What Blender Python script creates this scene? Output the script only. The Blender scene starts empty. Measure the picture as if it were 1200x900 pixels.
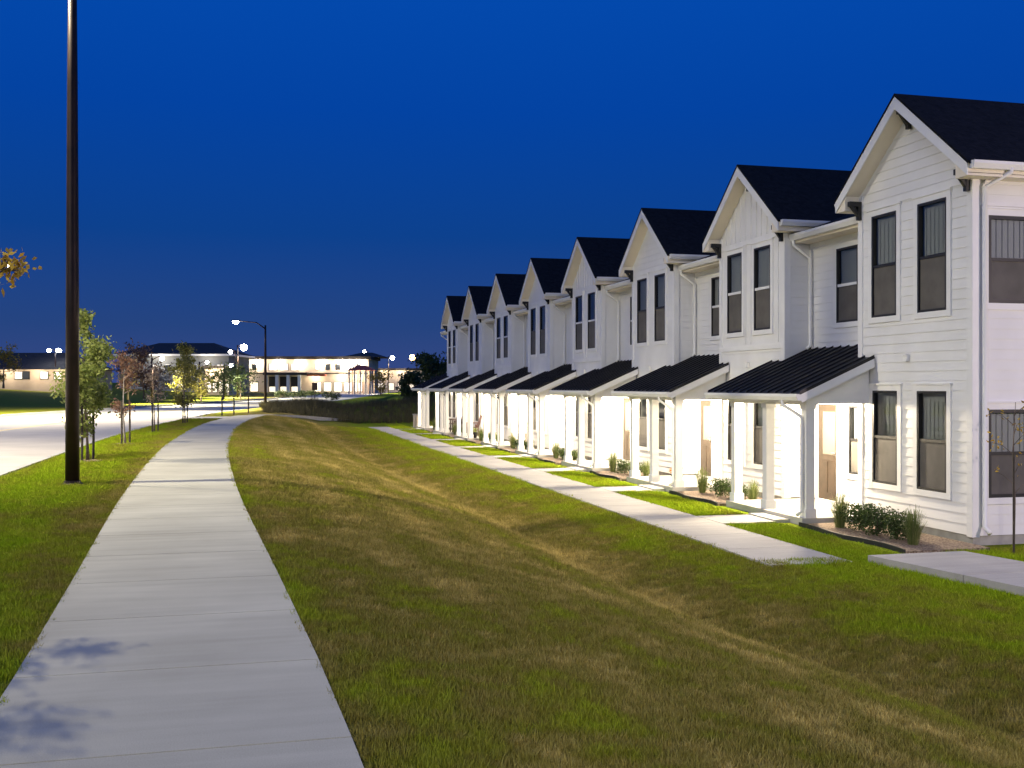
import bpy, math, random
from mathutils import Vector, Matrix, noise as mnoise

# ------------------------------------------------------------------ frame, camera, light, exposure
# World frame: X runs away from the street into the houses, Y runs along the row, Z is up.
S = bpy.context.scene
COL = S.collection
random.seed(7)
R = math.radians
THETA = math.atan2(310, 1230)
CAM = Vector((-11.18, -14.39, 2.55))

cam_data = bpy.data.cameras.new("camera")
cam = bpy.data.objects.new("camera", cam_data)
COL.objects.link(cam)
cam.location = CAM
cam.rotation_euler = (R(90), 0, -THETA)
cam_data.sensor_width = 36
cam_data.lens = 36.9
cam_data.shift_y = 2 / 1200
cam_data.clip_start = 0.1
cam_data.clip_end = 6000
S.camera = cam

world = bpy.data.worlds.new("World")
S.world = world
world.use_nodes = True
wn, wl = world.node_tree.nodes, world.node_tree.links
bg = wn["Background"]
sky = wn.new("ShaderNodeTexSky")
sky.sky_type = 'NISHITA'
sky.sun_disc = False
sky.sun_elevation = R(-1.5)
sky.sun_rotation = R(205)
sky.altitude = 300
sky.air_density = 1.0
sky.dust_density = 0.6
sky.ozone_density = 4.0
# deep blue dusk: height gradient of the air added to the dusk sky
wtc = wn.new("ShaderNodeTexCoord")
wsep = wn.new("ShaderNodeSeparateXYZ")
wl.new(wtc.outputs["Generated"], wsep.inputs[0])
wramp = wn.new("ShaderNodeValToRGB")
cr = wramp.color_ramp
cr.elements[0].position = 0.0
cr.elements[0].color = (0.040, 0.066, 0.225, 1)
cr.elements[1].position = 1.0
cr.elements[1].color = (0.02, 0.115, 0.44, 1)
for p, c in ((0.055, (0.019, 0.058, 0.215, 1)), (0.14, (0.004, 0.053, 0.27, 1)), (0.25, (0.001, 0.056, 0.36, 1)), (0.45, (0.001, 0.078, 0.47, 1))):
    e = cr.elements.new(p)
    e.color = c
wl.new(wsep.outputs["Z"], wramp.inputs[0])
wmix = wn.new("ShaderNodeMixRGB")
wmix.blend_type = 'ADD'
wmix.inputs[0].default_value = 0.0
wl.new(wramp.outputs[0], wmix.inputs[1])
wl.new(sky.outputs[0], wmix.inputs[2])
wl.new(wmix.outputs[0], bg.inputs[0])
bg.inputs[1].default_value = 1.0

S.view_settings.view_transform = 'Standard'
S.view_settings.look = 'None'
S.view_settings.exposure = 0.0
S.view_settings.gamma = 1.0
S.view_settings.use_curve_mapping = False
S.render.engine = 'CYCLES'
S.cycles.use_denoising = True
S.cycles.max_bounces = 6
S.cycles.transparent_max_bounces = 12
S.cycles.sample_clamp_indirect = 6.0
S.cycles.caustics_reflective = False
S.cycles.caustics_refractive = False

# dusk light still coming from the western sky behind the camera
sun = bpy.data.lights.new("twilight", 'SUN')
sun.energy = 0.62
sun.angle = R(40)
sun.color = (0.97, 0.95, 0.90)
suno = bpy.data.objects.new("twilight", sun)
suno.rotation_euler = (R(80), 0, R(-36))
COL.objects.link(suno)


def at(px, py, depth):
    """point seen at a pixel of the photograph at a given depth in metres"""
    xc = (px - 600) / 1230 * depth
    zc = (452 - py) / 1230 * depth
    c, s = math.cos(THETA), math.sin(THETA)
    return Vector((CAM.x + xc * c + depth * s, CAM.y - xc * s + depth * c, CAM.z + zc))


# ------------------------------------------------------------------ materials
def mat(name, color, rough=0.7, metallic=0.0, spec=0.4):
    m = bpy.data.materials.new(name)
    m.use_nodes = True
    b = m.node_tree.nodes["Principled BSDF"]
    b.inputs["Base Color"].default_value = (*color, 1)
    b.inputs["Roughness"].default_value = rough
    b.inputs["Metallic"].default_value = metallic
    b.inputs["Specular IOR Level"].default_value = spec
    return m


def nz(m, scale, detail=4, coord="Object"):
    n = m.node_tree.nodes
    l = m.node_tree.links
    if coord == "Position":
        src = n.new("ShaderNodeNewGeometry").outputs["Position"]
    else:
        src = n.new("ShaderNodeTexCoord").outputs[coord]
    t = n.new("ShaderNodeTexNoise")
    t.inputs["Scale"].default_value = scale
    t.inputs["Detail"].default_value = detail
    l.new(src, t.inputs["Vector"])
    return t


def noisy(name, c1, c2, scale, rough=0.8, bump=0.0, bscale=60, lo=0.35, hi=0.65, coord="Object", metallic=0.0, spec=0.3, dist=0.01):
    m = mat(name, c1, rough, metallic, spec)
    n, l = m.node_tree.nodes, m.node_tree.links
    b = n["Principled BSDF"]
    t = nz(m, scale, 5, coord)
    r = n.new("ShaderNodeValToRGB")
    r.color_ramp.elements[0].position = lo
    r.color_ramp.elements[0].color = (*c1, 1)
    r.color_ramp.elements[1].position = hi
    r.color_ramp.elements[1].color = (*c2, 1)
    l.new(t.outputs["Fac"], r.inputs[0])
    l.new(r.outputs[0], b.inputs["Base Color"])
    if bump:
        t2 = nz(m, bscale, 6, coord)
        bp = n.new("ShaderNodeBump")
        bp.inputs["Strength"].default_value = bump
        bp.inputs["Distance"].default_value = dist
        l.new(t2.outputs["Fac"], bp.inputs["Height"])
        l.new(bp.outputs[0], b.inputs["Normal"])
    return m


def emit(name, color, strength):
    m = mat(name, (0.8, 0.8, 0.8), 0.4)
    b = m.node_tree.nodes["Principled BSDF"]
    b.inputs["Emission Color"].default_value = (*color, 1)
    b.inputs["Emission Strength"].default_value = strength
    return m


def glass(name, tint=(0.02, 0.025, 0.03)):
    m = bpy.data.materials.new(name)
    m.use_nodes = True
    n, l = m.node_tree.nodes, m.node_tree.links
    n.remove(n["Principled BSDF"])
    tr = n.new("ShaderNodeBsdfTransparent")
    tr.inputs[0].default_value = (0.72, 0.76, 0.78, 1)
    gl = n.new("ShaderNodeBsdfGlossy")
    gl.inputs["Roughness"].default_value = 0.03
    fr = n.new("ShaderNodeFresnel")
    fr.inputs[0].default_value = 1.6
    mx = n.new("ShaderNodeMixShader")
    l.new(fr.outputs[0], mx.inputs[0])
    l.new(tr.outputs[0], mx.inputs[1])
    l.new(gl.outputs[0], mx.inputs[2])
    l.new(mx.outputs[0], n["Material Output"].inputs[0])
    return m


M = {}
M['siding'] = noisy("white_siding", (0.74, 0.735, 0.72), (0.80, 0.795, 0.785), 1.3, 0.55, 0.12, 40, dist=0.004)
M['trim'] = noisy("white_trim", (0.77, 0.765, 0.75), (0.82, 0.815, 0.80), 2.0, 0.5, 0.05, 50, dist=0.003)
M['soffit'] = noisy("warm_lit_soffit", (0.80, 0.72, 0.58), (0.84, 0.765, 0.63), 2.0, 0.5)  # white soffit tinted cream: warm light from below put into the colour
M['black'] = mat("black_paint", (0.014, 0.014, 0.016), 0.45)
M['shingle'] = noisy("dark_shingles", (0.004, 0.004, 0.005), (0.010, 0.010, 0.012), 9, 0.9, 0.5, 22, spec=0.15, dist=0.02)
M['metal_roof'] = noisy("black_metal_roofing", (0.012, 0.012, 0.015), (0.022, 0.022, 0.026), 2, 0.42, 0.03, 20, metallic=0.3, dist=0.003)
M['glass'] = glass("window_glass")
M['blind'] = mat("fabric_blind", (0.60, 0.60, 0.60), 0.8)
M['screen'] = noisy("insect_screen", (0.095, 0.088, 0.08), (0.125, 0.115, 0.105), 3, 0.75, 0.0)
M['door'] = noisy("brown_door", (0.040, 0.027, 0.018), (0.056, 0.038, 0.026), 5, 0.5, 0.05, 30)
M['steel'] = mat("brushed_steel", (0.5, 0.48, 0.45), 0.3, 0.9)
M['found'] = noisy("grey_foundation", (0.30, 0.29, 0.27), (0.40, 0.385, 0.36), 5, 0.9, 0.2, 30)
M['slab'] = noisy("porch_concrete", (0.40, 0.39, 0.36), (0.48, 0.465, 0.435), 3, 0.85, 0.15, 60)
M['pole'] = noisy("bronze_pole", (0.016, 0.010, 0.009), (0.028, 0.016, 0.013), 3, 0.42, 0.02, 30, metallic=0.4)
M['stake'] = noisy("weathered_stake", (0.035, 0.028, 0.022), (0.06, 0.05, 0.04), 8, 0.8)
M['bark'] = noisy("bark", (0.10, 0.075, 0.055), (0.17, 0.135, 0.10), 12, 0.9, 0.4, 40)
M['pale_bark'] = noisy("pale_bark", (0.28, 0.25, 0.21), (0.36, 0.32, 0.28), 12, 0.9, 0.3, 40)
M['mulch'] = noisy("tan_mulch", (0.16, 0.11, 0.075), (0.36, 0.28, 0.21), 26, 0.95, 1.0, 34, 0.4, 0.62, dist=0.05)
M['edging'] = mat("black_edging", (0.02, 0.02, 0.02), 0.6)
M['lamp'] = emit("lamp_lens", (1.0, 0.97, 0.9), 60)
M['lamp_cool'] = emit("lamp_lens_cool", (0.86, 0.93, 1.0), 60)
M['lamp_orange'] = emit("lamp_lens_orange", (1.0, 0.50, 0.18), 30)
M['porch_lens'] = emit("porch_lens", (1.0, 0.9, 0.75), 25)


def concrete(name, c1, c2, streak=True):
    m = noisy(name, c1, c2, 0.9, 0.88, 0.25, 90, 0.3, 0.7, spec=0.25, dist=0.004)
    n, l = m.node_tree.nodes, m.node_tree.links
    b = n["Principled BSDF"]
    base = b.inputs["Base Color"].links[0].from_socket
    t = nz(m, 150, 3)
    r = n.new("ShaderNodeMapRange")
    r.inputs[1].default_value = 0.3
    r.inputs[2].default_value = 0.7
    r.inputs[3].default_value = 0.86
    r.inputs[4].default_value = 1.1
    l.new(t.outputs["Fac"], r.inputs[0])
    mx = n.new("ShaderNodeMixRGB")
    mx.blend_type = 'MULTIPLY'
    mx.inputs[0].default_value = 1
    l.new(base, mx.inputs[1])
    l.new(r.outputs[0], mx.inputs[2])
    # broom finish and slab stains
    tc = n.new("ShaderNodeTexCoord")
    mp = n.new("ShaderNodeMapping")
    mp.inputs["Scale"].default_value = (0.5, 5.5, 1)
    l.new(tc.outputs["Object"], mp.inputs[0])
    t3 = n.new("ShaderNodeTexNoise")
    t3.inputs["Scale"].default_value = 1.1
    t3.inputs["Detail"].default_value = 5
    l.new(mp.outputs[0], t3.inputs["Vector"])
    r3 = n.new("ShaderNodeMapRange")
    r3.inputs[1].default_value = 0.3
    r3.inputs[2].default_value = 0.7
    r3.inputs[3].default_value = 0.9
    r3.inputs[4].default_value = 1.06
    l.new(t3.outputs["Fac"], r3.inputs[0])
    mx2 = n.new("ShaderNodeMixRGB")
    mx2.blend_type = 'MULTIPLY'
    mx2.inputs[0].default_value = 1
    l.new(mx.outputs[0], mx2.inputs[1])
    l.new(r3.outputs[0], mx2.inputs[2])
    l.new(mx2.outputs[0], b.inputs["Base Color"])
    return m


M['path'] = concrete("path_concrete", (0.375, 0.362, 0.305), (0.475, 0.46, 0.39))
M['walk'] = concrete("walk_concrete", (0.37, 0.355, 0.335), (0.44, 0.425, 0.40))
M['road'] = concrete("road_concrete", (0.42, 0.40, 0.365), (0.50, 0.475, 0.43))
M['kerb'] = concrete("kerb_concrete", (0.38, 0.37, 0.35), (0.46, 0.45, 0.43))
M['paint'] = mat("road_paint", (0.75, 0.74, 0.70), 0.7)
M['paint_y'] = mat("yellow_paint", (0.70, 0.50, 0.10), 0.7)
M['asphalt'] = noisy("asphalt", (0.04, 0.04, 0.042), (0.06, 0.06, 0.06), 4, 0.9, 0.3, 80)


def grass_mat(name, ground=False):
    """turf whose greenness follows where it grows (strips green, slope and swale dry; lamplight and dimness also in the colour)"""
    m = mat(name, (0.07, 0.10, 0.02), 0.9, 0, 0.04)
    n, l = m.node_tree.nodes, m.node_tree.links
    b = n["Principled BSDF"]
    pos = n.new("ShaderNodeNewGeometry").outputs["Position"]
    sep = n.new("ShaderNodeSeparateXYZ")
    l.new(pos, sep.inputs[0])
    mr = n.new("ShaderNodeMapRange")
    mr.inputs[1].default_value = -17
    mr.inputs[2].default_value = 0
    # wobble of the zone borders
    w = nz(m, 0.35, 3, "Position")
    ad = n.new("ShaderNodeMath")
    ad.operation = 'MULTIPLY_ADD'
    ad.inputs[1].default_value = 0.8
    l.new(w.outputs["Fac"], ad.inputs[0])
    sb = n.new("ShaderNodeMath")
    sb.operation = 'SUBTRACT'
    l.new(sep.outputs["X"], sb.inputs[0])
    ym = n.new("ShaderNodeMapRange")
    ym.inputs[1].default_value = -14
    ym.inputs[2].default_value = 46
    l.new(sep.outputs["Y"], ym.inputs[0])
    yr = n.new("ShaderNodeValToRGB")
    ye = yr.color_ramp.elements
    tab = [(-14, 1.25), (-7, .95), (-3.7, .15), (0, 0), (6, -.05), (18, -.5), (30, -.9), (46, -1.2)]
    while len(ye) > 1:
        ye.remove(ye[-1])
    ye[0].position = 0
    ye[0].color = ((tab[0][1] + 2) / 4,) * 3 + (1,)
    for yy, d in tab[1:]:
        e = ye.new((yy + 14) / 60)
        e.color = ((d + 2) / 4,) * 3 + (1,)
    l.new(ym.outputs[0], yr.inputs[0])
    # 4 * ramp - 2 is the swale's offset; 0.4 takes out the wobble's mean; only the middle of the lawn shifts
    yo = n.new("ShaderNodeMath")
    yo.operation = 'MULTIPLY_ADD'
    yo.inputs[1].default_value = 4.0
    yo.inputs[2].default_value = -2.0 + 0.4
    l.new(yr.outputs[0], yo.inputs[0])
    l.new(yo.outputs[0], sb.inputs[1])
    l.new(sb.outputs[0], ad.inputs[2])
    l.new(ad.outputs[0], mr.inputs[0])
    z = n.new("ShaderNodeValToRGB")
    el = z.color_ramp.elements
    pts = [(-17, .35), (-15.6, .3), (-14.5, .10), (-13.2, .40), (-11.2, .42), (-10.2, .66), (-8.6, .70), (-7.0, .64), (-6.5, .66), (-6.2, .86), (-5.85, .80), (-5.5, .50), (-5.0, .42), (-4.4, .34), (-3.6, .22), (-2.85, .05), (0, .05)]  # real dryness, plus dim slope and lamplit bank and strips put into colour
    while len(el) > 1:
        el.remove(el[-1])
    el[0].position = 0
    el[0].color = (pts[0][1],) * 3 + (1,)
    for x, d in pts[1:]:
        e = el.new((x + 17) / 17)
        e.color = (d, d, d, 1)
    l.new(mr.outputs[0], z.inputs[0])
    n1 = nz(m, 0.8, 5, "Position")
    n2 = nz(m, 4.5, 4, "Position")
    a1 = n.new("ShaderNodeMath")
    a1.operation = 'MULTIPLY_ADD'
    a1.inputs[1].default_value = 1.2
    a1.inputs[2].default_value = -0.6
    l.new(n1.outputs["Fac"], a1.inputs[0])
    a2 = n.new("ShaderNodeMath")
    a2.operation = 'MULTIPLY_ADD'
    a2.inputs[1].default_value = 1.0
    a2.inputs[2].default_value = -0.5
    l.new(n2.outputs["Fac"], a2.inputs[0])
    s1 = n.new("ShaderNodeMath")
    l.new(a1.outputs[0], s1.inputs[0])
    l.new(a2.outputs[0], s1.inputs[1])
    s2 = n.new("ShaderNodeMath")
    s2.use_clamp = True
    l.new(s1.outputs[0], s2.inputs[0])
    l.new(z.outputs[0], s2.inputs[1])
    # faint mowing stripes along the row
    wv = n.new("ShaderNodeMath")
    wv.operation = 'MULTIPLY'
    wv.inputs[1].default_value = 5.6
    l.new(ad.outputs[0], wv.inputs[0])
    sn = n.new("ShaderNodeMath")
    sn.operation = 'SINE'
    l.new(wv.outputs[0], sn.inputs[0])
    s3 = n.new("ShaderNodeMath")
    s3.operation = 'MULTIPLY_ADD'
    s3.use_clamp = True
    s3.inputs[1].default_value = 0.09
    l.new(sn.outputs[0], s3.inputs[0])
    l.new(s2.outputs[0], s3.inputs[2])
    s2 = s3
    ramp = n.new("ShaderNodeValToRGB")
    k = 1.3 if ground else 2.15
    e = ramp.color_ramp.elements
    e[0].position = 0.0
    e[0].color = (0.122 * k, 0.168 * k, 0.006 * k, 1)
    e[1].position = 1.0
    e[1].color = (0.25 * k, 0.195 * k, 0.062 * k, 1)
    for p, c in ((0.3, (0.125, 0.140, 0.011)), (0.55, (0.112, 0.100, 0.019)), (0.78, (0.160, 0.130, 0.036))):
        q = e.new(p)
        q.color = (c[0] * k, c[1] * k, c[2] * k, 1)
    l.new(s2.outputs[0], ramp.inputs[0])
    # each blade a little different
    oi = n.new("ShaderNodeNewGeometry")
    rr = n.new("ShaderNodeMapRange")
    rr.inputs[3].default_value = 0.65
    rr.inputs[4].default_value = 1.35
    l.new(oi.outputs["Random Per Island"], rr.inputs[0])
    mu = n.new("ShaderNodeMixRGB")
    mu.blend_type = 'MULTIPLY'
    mu.inputs[0].default_value = 0.0 if ground else 1.0
    l.new(ramp.outputs[0], mu.inputs[1])
    l.new(rr.outputs[0], mu.inputs[2])
    l.new(mu.outputs[0], b.inputs["Base Color"])
    if ground:
        t = nz(m, 30, 6, "Position")
        bp = n.new("ShaderNodeBump")
        bp.inputs["Strength"].default_value = 0.8
        bp.inputs["Distance"].default_value = 0.04
        l.new(t.outputs["Fac"], bp.inputs["Height"])
        l.new(bp.outputs[0], b.inputs["Normal"])
    return m


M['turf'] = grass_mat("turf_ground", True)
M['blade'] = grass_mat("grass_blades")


def leaf_mat(name, c1, c2, trans=0.25):
    m = mat(name, c1, 0.6, 0, 0.3)
    n, l = m.node_tree.nodes, m.node_tree.links
    b = n["Principled BSDF"]
    g = n.new("ShaderNodeNewGeometry")
    r = n.new("ShaderNodeValToRGB")
    r.color_ramp.elements[0].color = (*c1, 1)
    r.color_ramp.elements[1].color = (*c2, 1)
    l.new(g.outputs["Random Per Island"], r.inputs[0])
    l.new(r.outputs[0], b.inputs["Base Color"])
    tl = n.new("ShaderNodeBsdfTranslucent")
    l.new(r.outputs[0], tl.inputs[0])
    mx = n.new("ShaderNodeMixShader")
    mx.inputs[0].default_value = trans
    l.new(b.outputs[0], mx.inputs[1])
    l.new(tl.outputs[0], mx.inputs[2])
    l.new(mx.outputs[0], n["Material Output"].inputs[0])
    return m


M['leaf_green'] = leaf_mat("leaf_green", (0.13, 0.18, 0.035), (0.30, 0.33, 0.09), .4)
M['leaf_dark'] = leaf_mat("leaf_dark", (0.022, 0.04, 0.012), (0.055, 0.075, 0.022))
M['leaf_box'] = leaf_mat("leaf_boxwood", (0.03, 0.055, 0.012), (0.075, 0.11, 0.03))
M['leaf_red'] = leaf_mat("leaf_red", (0.17, 0.085, 0.055), (0.30, 0.18, 0.11), .35)
M['leaf_gold'] = leaf_mat("leaf_gold", (0.34, 0.20, 0.02), (0.50, 0.36, 0.07), .45)
M['leaf_olive'] = leaf_mat("leaf_olive", (0.16, 0.16, 0.03), (0.34, 0.30, 0.08), .4)
M['leaf_pale'] = leaf_mat("leaf_pale", (0.28, 0.20, 0.13), (0.48, 0.38, 0.26), .35)
M['fountain'] = leaf_mat("grass_plume", (0.07, 0.12, 0.025), (0.24, 0.25, 0.09))
M['tall'] = leaf_mat("tall_dry_grass", (0.045, 0.045, 0.018), (0.13, 0.11, 0.05))


# ------------------------------------------------------------------ mesh helpers
class MB:
    def __init__(self):
        self.v, self.f, self.mi = [], [], []

    def poly(self, pts, mi=0):
        i = len(self.v)
        self.v += [tuple(p) for p in pts]
        self.f.append(tuple(range(i, i + len(pts))))
        self.mi.append(mi)

    def box(self, a, b, mi=0):
        x0, x1 = sorted((a[0], b[0]))
        y0, y1 = sorted((a[1], b[1]))
        z0, z1 = sorted((a[2], b[2]))
        self.hexa([(x0, y0, z0), (x1, y0, z0), (x1, y1, z0), (x0, y1, z0), (x0, y0, z1), (x1, y0, z1), (x1, y1, z1), (x0, y1, z1)], mi)

    def hexa(self, p, mi=0):
        i = len(self.v)
        self.v += [tuple(q) for q in p]
        for f in ((3, 2, 1, 0), (4, 5, 6, 7), (0, 1, 5, 4), (1, 2, 6, 5), (2, 3, 7, 6), (3, 0, 4, 7)):
            self.f.append(tuple(i + k for k in f))
            self.mi.append(mi)

    def prism(self, poly, axis, c0, c1, mi=0):
        """extrude a 2-D polygon along an axis; the 2-D axes are the other two in order"""
        def mk(p, c):
            q = [p[0], p[1]]
            q.insert(axis, c)
            return tuple(q)
        n = len(poly)
        i = len(self.v)
        self.v += [mk(p, c0) for p in poly] + [mk(p, c1) for p in poly]
        self.f.append(tuple(range(i + n - 1, i - 1, -1)))
        self.f.append(tuple(range(i + n, i + 2 * n)))
        self.mi += [mi, mi]
        for k in range(n):
            k2 = (k + 1) % n
            self.f.append((i + k, i + k2, i + n + k2, i + n + k))
            self.mi.append(mi)

    def tube(self, pts, radii, seg=10, mi=0, caps=True):
        pts = [Vector(p) for p in pts]
        if not isinstance(radii, (list, tuple)):
            radii = [radii] * len(pts)
        i0 = len(self.v)
        prev = None
        for k, p in enumerate(pts):
            d = (pts[min(k + 1, len(pts) - 1)] - pts[max(k - 1, 0)]).normalized()
            ref = Vector((1, 0, 0)) if abs(d.x) < 0.9 else Vector((0, 1, 0))
            if prev is not None:
                ref = prev
            a = d.cross(ref).normalized()
            bvec = d.cross(a).normalized()
            prev = -bvec if prev is None else (ref - d * ref.dot(d)).normalized()
            if k:
                bvec = prev
                a = bvec.cross(d).normalized()
            else:
                prev = bvec
                a = bvec.cross(d).normalized()
            for s in range(seg):
                t = 2 * math.pi * s / seg
                self.v.append(tuple(p + (a * math.cos(t) + bvec * math.sin(t)) * radii[k]))
        for k in range(len(pts) - 1):
            for s in range(seg):
                s2 = (s + 1) % seg
                self.f.append((i0 + k * seg + s, i0 + k * seg + s2, i0 + (k + 1) * seg + s2, i0 + (k + 1) * seg + s))
                self.mi.append(mi)
        if caps:
            self.f.append(tuple(i0 + s for s in range(seg - 1, -1, -1)))
            e = i0 + (len(pts) - 1) * seg
            self.f.append(tuple(e + s for s in range(seg)))
            self.mi += [mi, mi]

    def lathe(self, prof, seg=16, c=(0, 0, 0), mi=0):
        i0 = len(self.v)
        for r, z in prof:
            for s in range(seg):
                t = 2 * math.pi * s / seg
                self.v.append((c[0] + r * math.cos(t), c[1] + r * math.sin(t), c[2] + z))
        for k in range(len(prof) - 1):
            for s in range(seg):
                s2 = (s + 1) % seg
                self.f.append((i0 + k * seg + s, i0 + k * seg + s2, i0 + (k + 1) * seg + s2, i0 + (k + 1) * seg + s))
                self.mi.append(mi)
        self.f.append(tuple(i0 + s for s in range(seg - 1, -1, -1)))
        e = i0 + (len(prof) - 1) * seg
        self.f.append(tuple(e + s for s in range(seg)))
        self.mi += [mi, mi]

    def build(self, name, mats, parent=None, smooth=False, loc=None):
        me = bpy.data.meshes.new(name)
        me.from_pydata(self.v, [], self.f)
        if not isinstance(mats, (list, tuple)):
            mats = [mats]
        for m in mats:
            me.materials.append(m)
        if len(mats) > 1:
            me.polygons.foreach_set("material_index", self.mi)
        if smooth:
            me.polygons.foreach_set("use_smooth", [True] * len(me.polygons))
        me.update()
        o = bpy.data.objects.new(name, me)
        COL.objects.link(o)
        if parent is not None:
            o.parent = parent
        if loc is not None:
            o.location = loc
        return o


def tag(o, label, cat, group=None):
    o["label"] = label
    o["category"] = cat
    if group:
        o["group"] = group
    return o


def kind(o, k):
    o["kind"] = k
    return o


def empty(name, loc, rz=0, label=None, cat=None, group=None):
    o = bpy.data.objects.new(name, None)
    o.empty_display_size = 0.2
    COL.objects.link(o)
    o.location = loc
    o.rotation_euler = (0, 0, rz)
    if label:
        tag(o, label, cat, group)
    return o


def copy_tree(o, parent=None):
    c = o.copy()
    COL.objects.link(c)
    if parent is not None:
        c.parent = parent
    for ch in list(o.children):
        copy_tree(ch, c)
    return c


def lamp_light(name, typ, energy, color, loc, parent=None, radius=0.1, rot=None, cone=None, blend=0.5):
    L = bpy.data.lights.new(name, typ)
    L.energy = energy
    L.color = color
    L.shadow_soft_size = radius
    if typ == 'SPOT':
        L.spot_size = R(cone)
        L.spot_blend = blend
    o = bpy.data.objects.new(name, L)
    COL.objects.link(o)
    if parent is not None:
        o.parent = parent
    o.location = loc
    if rot:
        o.rotation_euler = rot
    return o


def aim(o, frm, to):
    d = Vector(to) - Vector(frm)
    o.rotation_euler = d.to_track_quat('-Z', 'Y').to_euler()


def lerp_table(tab, x):
    if x <= tab[0][0]:
        return tab[0][1]
    for (x0, y0), (x1, y1) in zip(tab, tab[1:]):
        if x <= x1:
            t = (x - x0) / (x1 - x0)
            return y0 + (y1 - y0) * t
    return tab[-1][1]


def smooth_table(tab, x, w=2.0):
    return sum(lerp_table(tab, x + d * w) for d in (-1, -.5, 0, .5, 1)) / 5


def sstep(t):
    t = max(0.0, min(1.0, t))
    return t * t * (3 - 2 * t)


# ------------------------------------------------------------------ ground plan
PATH_W = 0.87
PATH_C = [(-60, -11.4), (-16, -11.42), (-9.7, -11.53), (-5, -11.76), (0, -12.05), (3, -12.2), (10, -12.45), (17, -12.6), (28, -12.5), (36, -12.15), (42, -11.6), (52, -10.4), (60, -7.8), (70, -4.5), (90, 1)]
KERB = [(-300, -15.9), (8, -15.9), (20, -15.85), (28, -15.6), (34, -15.15), (40, -14.6), (56, -13.3), (68, -10.6), (78, -8.3), (112, -0.3), (235, 21), (1500, 300)]
SWALE = [(-300, -3.7), (-20, -4.35), (-7, -5.25), (-3.7, -6.05), (0, -6.2), (6, -6.25), (18, -6.75), (30, -7.1), (45, -7.5), (60, -6)]
SWZ = [(-300, -0.29), (20, -0.27), (36, -0.0), (48, 0.3), (62, 0.6)]
RIGHTZ = [(-300, 0.0), (50, 0.0), (70, 0.5), (200, 0.7)]
ROAD_W = 11.5
LAWNZ = 0.83


def path_c(u): return smooth_table(PATH_C, u)
def kerb_x(u): return smooth_table(KERB, u, 4.0)
def swale_x(u): return smooth_table(SWALE, u, 2.5)


def breaks(u):
    """lateral positions of the ground's zones at a place along the row"""
    k = kerb_x(u)
    c = path_c(u)
    if u > 62:
        c = max(c, k + 3)
    b = [-1500, k - ROAD_W - 90, k - ROAD_W - 0.16, k - ROAD_W - 0.15, k, k + 0.15, k + 0.16, c - PATH_W, c + PATH_W, swale_x(u), -4.06, -2.75, -1.4, 0.0, 12, 1500]
    for i in range(1, len(b)):
        b[i] = max(b[i], b[i - 1] + (0.0 if i in (3, 6) else 0.3))
    return b


SUBS = [3, 16, 1, 3, 1, 1, 9, 4, 16, 8, 3, 4, 3, 6, 3]


def ground_z(seg, t, u, x):
    sz = smooth_table(SWZ, u, 3)
    rz = smooth_table(RIGHTZ, u, 4)
    rise = 2.6
    if seg == 0:
        z = LAWNZ + rise
    elif seg == 1:
        d = (1 - t) * 90
        z = LAWNZ + rise * sstep((d - 6) / 70)
    elif seg == 2:
        z = LAWNZ if t < 0.5 else 0.55
    elif seg in (3, 4):
        z = 0.55
    elif seg == 5:
        z = 0.55 if t < 0.5 else LAWNZ
    elif seg in (6, 7):
        z = LAWNZ
    elif seg == 8:
        s = 0.45 * t + 0.55 * t ** 2.2
        if t < 0.08:
            s = s * t / 0.08
        z = LAWNZ + (sz - LAWNZ) * s
    elif seg == 9:
        z = sz + (rz - sz) * (1 - (1 - t) ** 1.25)
    else:
        z = rz
    if u > 48:   # rough mound past the end of the row
        a = math.exp(-((u - 60.5) / 4.2) ** 2)
        w = sstep((x + 12.2) / 3.0)
        z += a * w * (0.30 + 0.085 * max(0, min(x + 9, 12)))
    if seg in (6, 8, 9) and -40 < u < 60:
        z += 0.02 * mnoise.noise(Vector((x * 0.6, u * 0.5, 0))) * (1 if seg != 6 else 0.5)
    return z


def ground_rows():
    us = [-300, -180, -100, -60, -40, -30]
    u = -24
    while u < 70:
        us.append(u)
        u += 0.5
    while u < 140:
        us.append(u)
        u += 3
    us += [150, 170, 200, 235, 300, 450, 700, 1000, 1500]
    return us


def ground_row(u, segs=None, margin=0.0):
    b = breaks(u)
    b[7] -= margin
    b[8] += margin
    out = []
    for s, n in enumerate(SUBS):
        if segs is not None and s not in segs:
            continue
        last = (s == len(SUBS) - 1) or (segs is not None and s + 1 not in segs)
        for k in range(n + (1 if last else 0)):
            t = k / n
            x = b[s] + (b[s + 1] - b[s]) * t
            out.append((x, u, ground_z(s, t, u, x)))
    return out


def sheet(rows):
    mb = MB()
    n = len(rows[0])
    for r in rows:
        mb.v += r
    for i in range(len(rows) - 1):
        for j in range(n - 1):
            mb.f.append((i * n + j, i * n + j + 1, (i + 1) * n + j + 1, (i + 1) * n + j))
            mb.mi.append(0)
    return mb


kind(sheet([ground_row(u) for u in ground_rows()]).build("ground", M['turf'], smooth=True), "structure")


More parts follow.
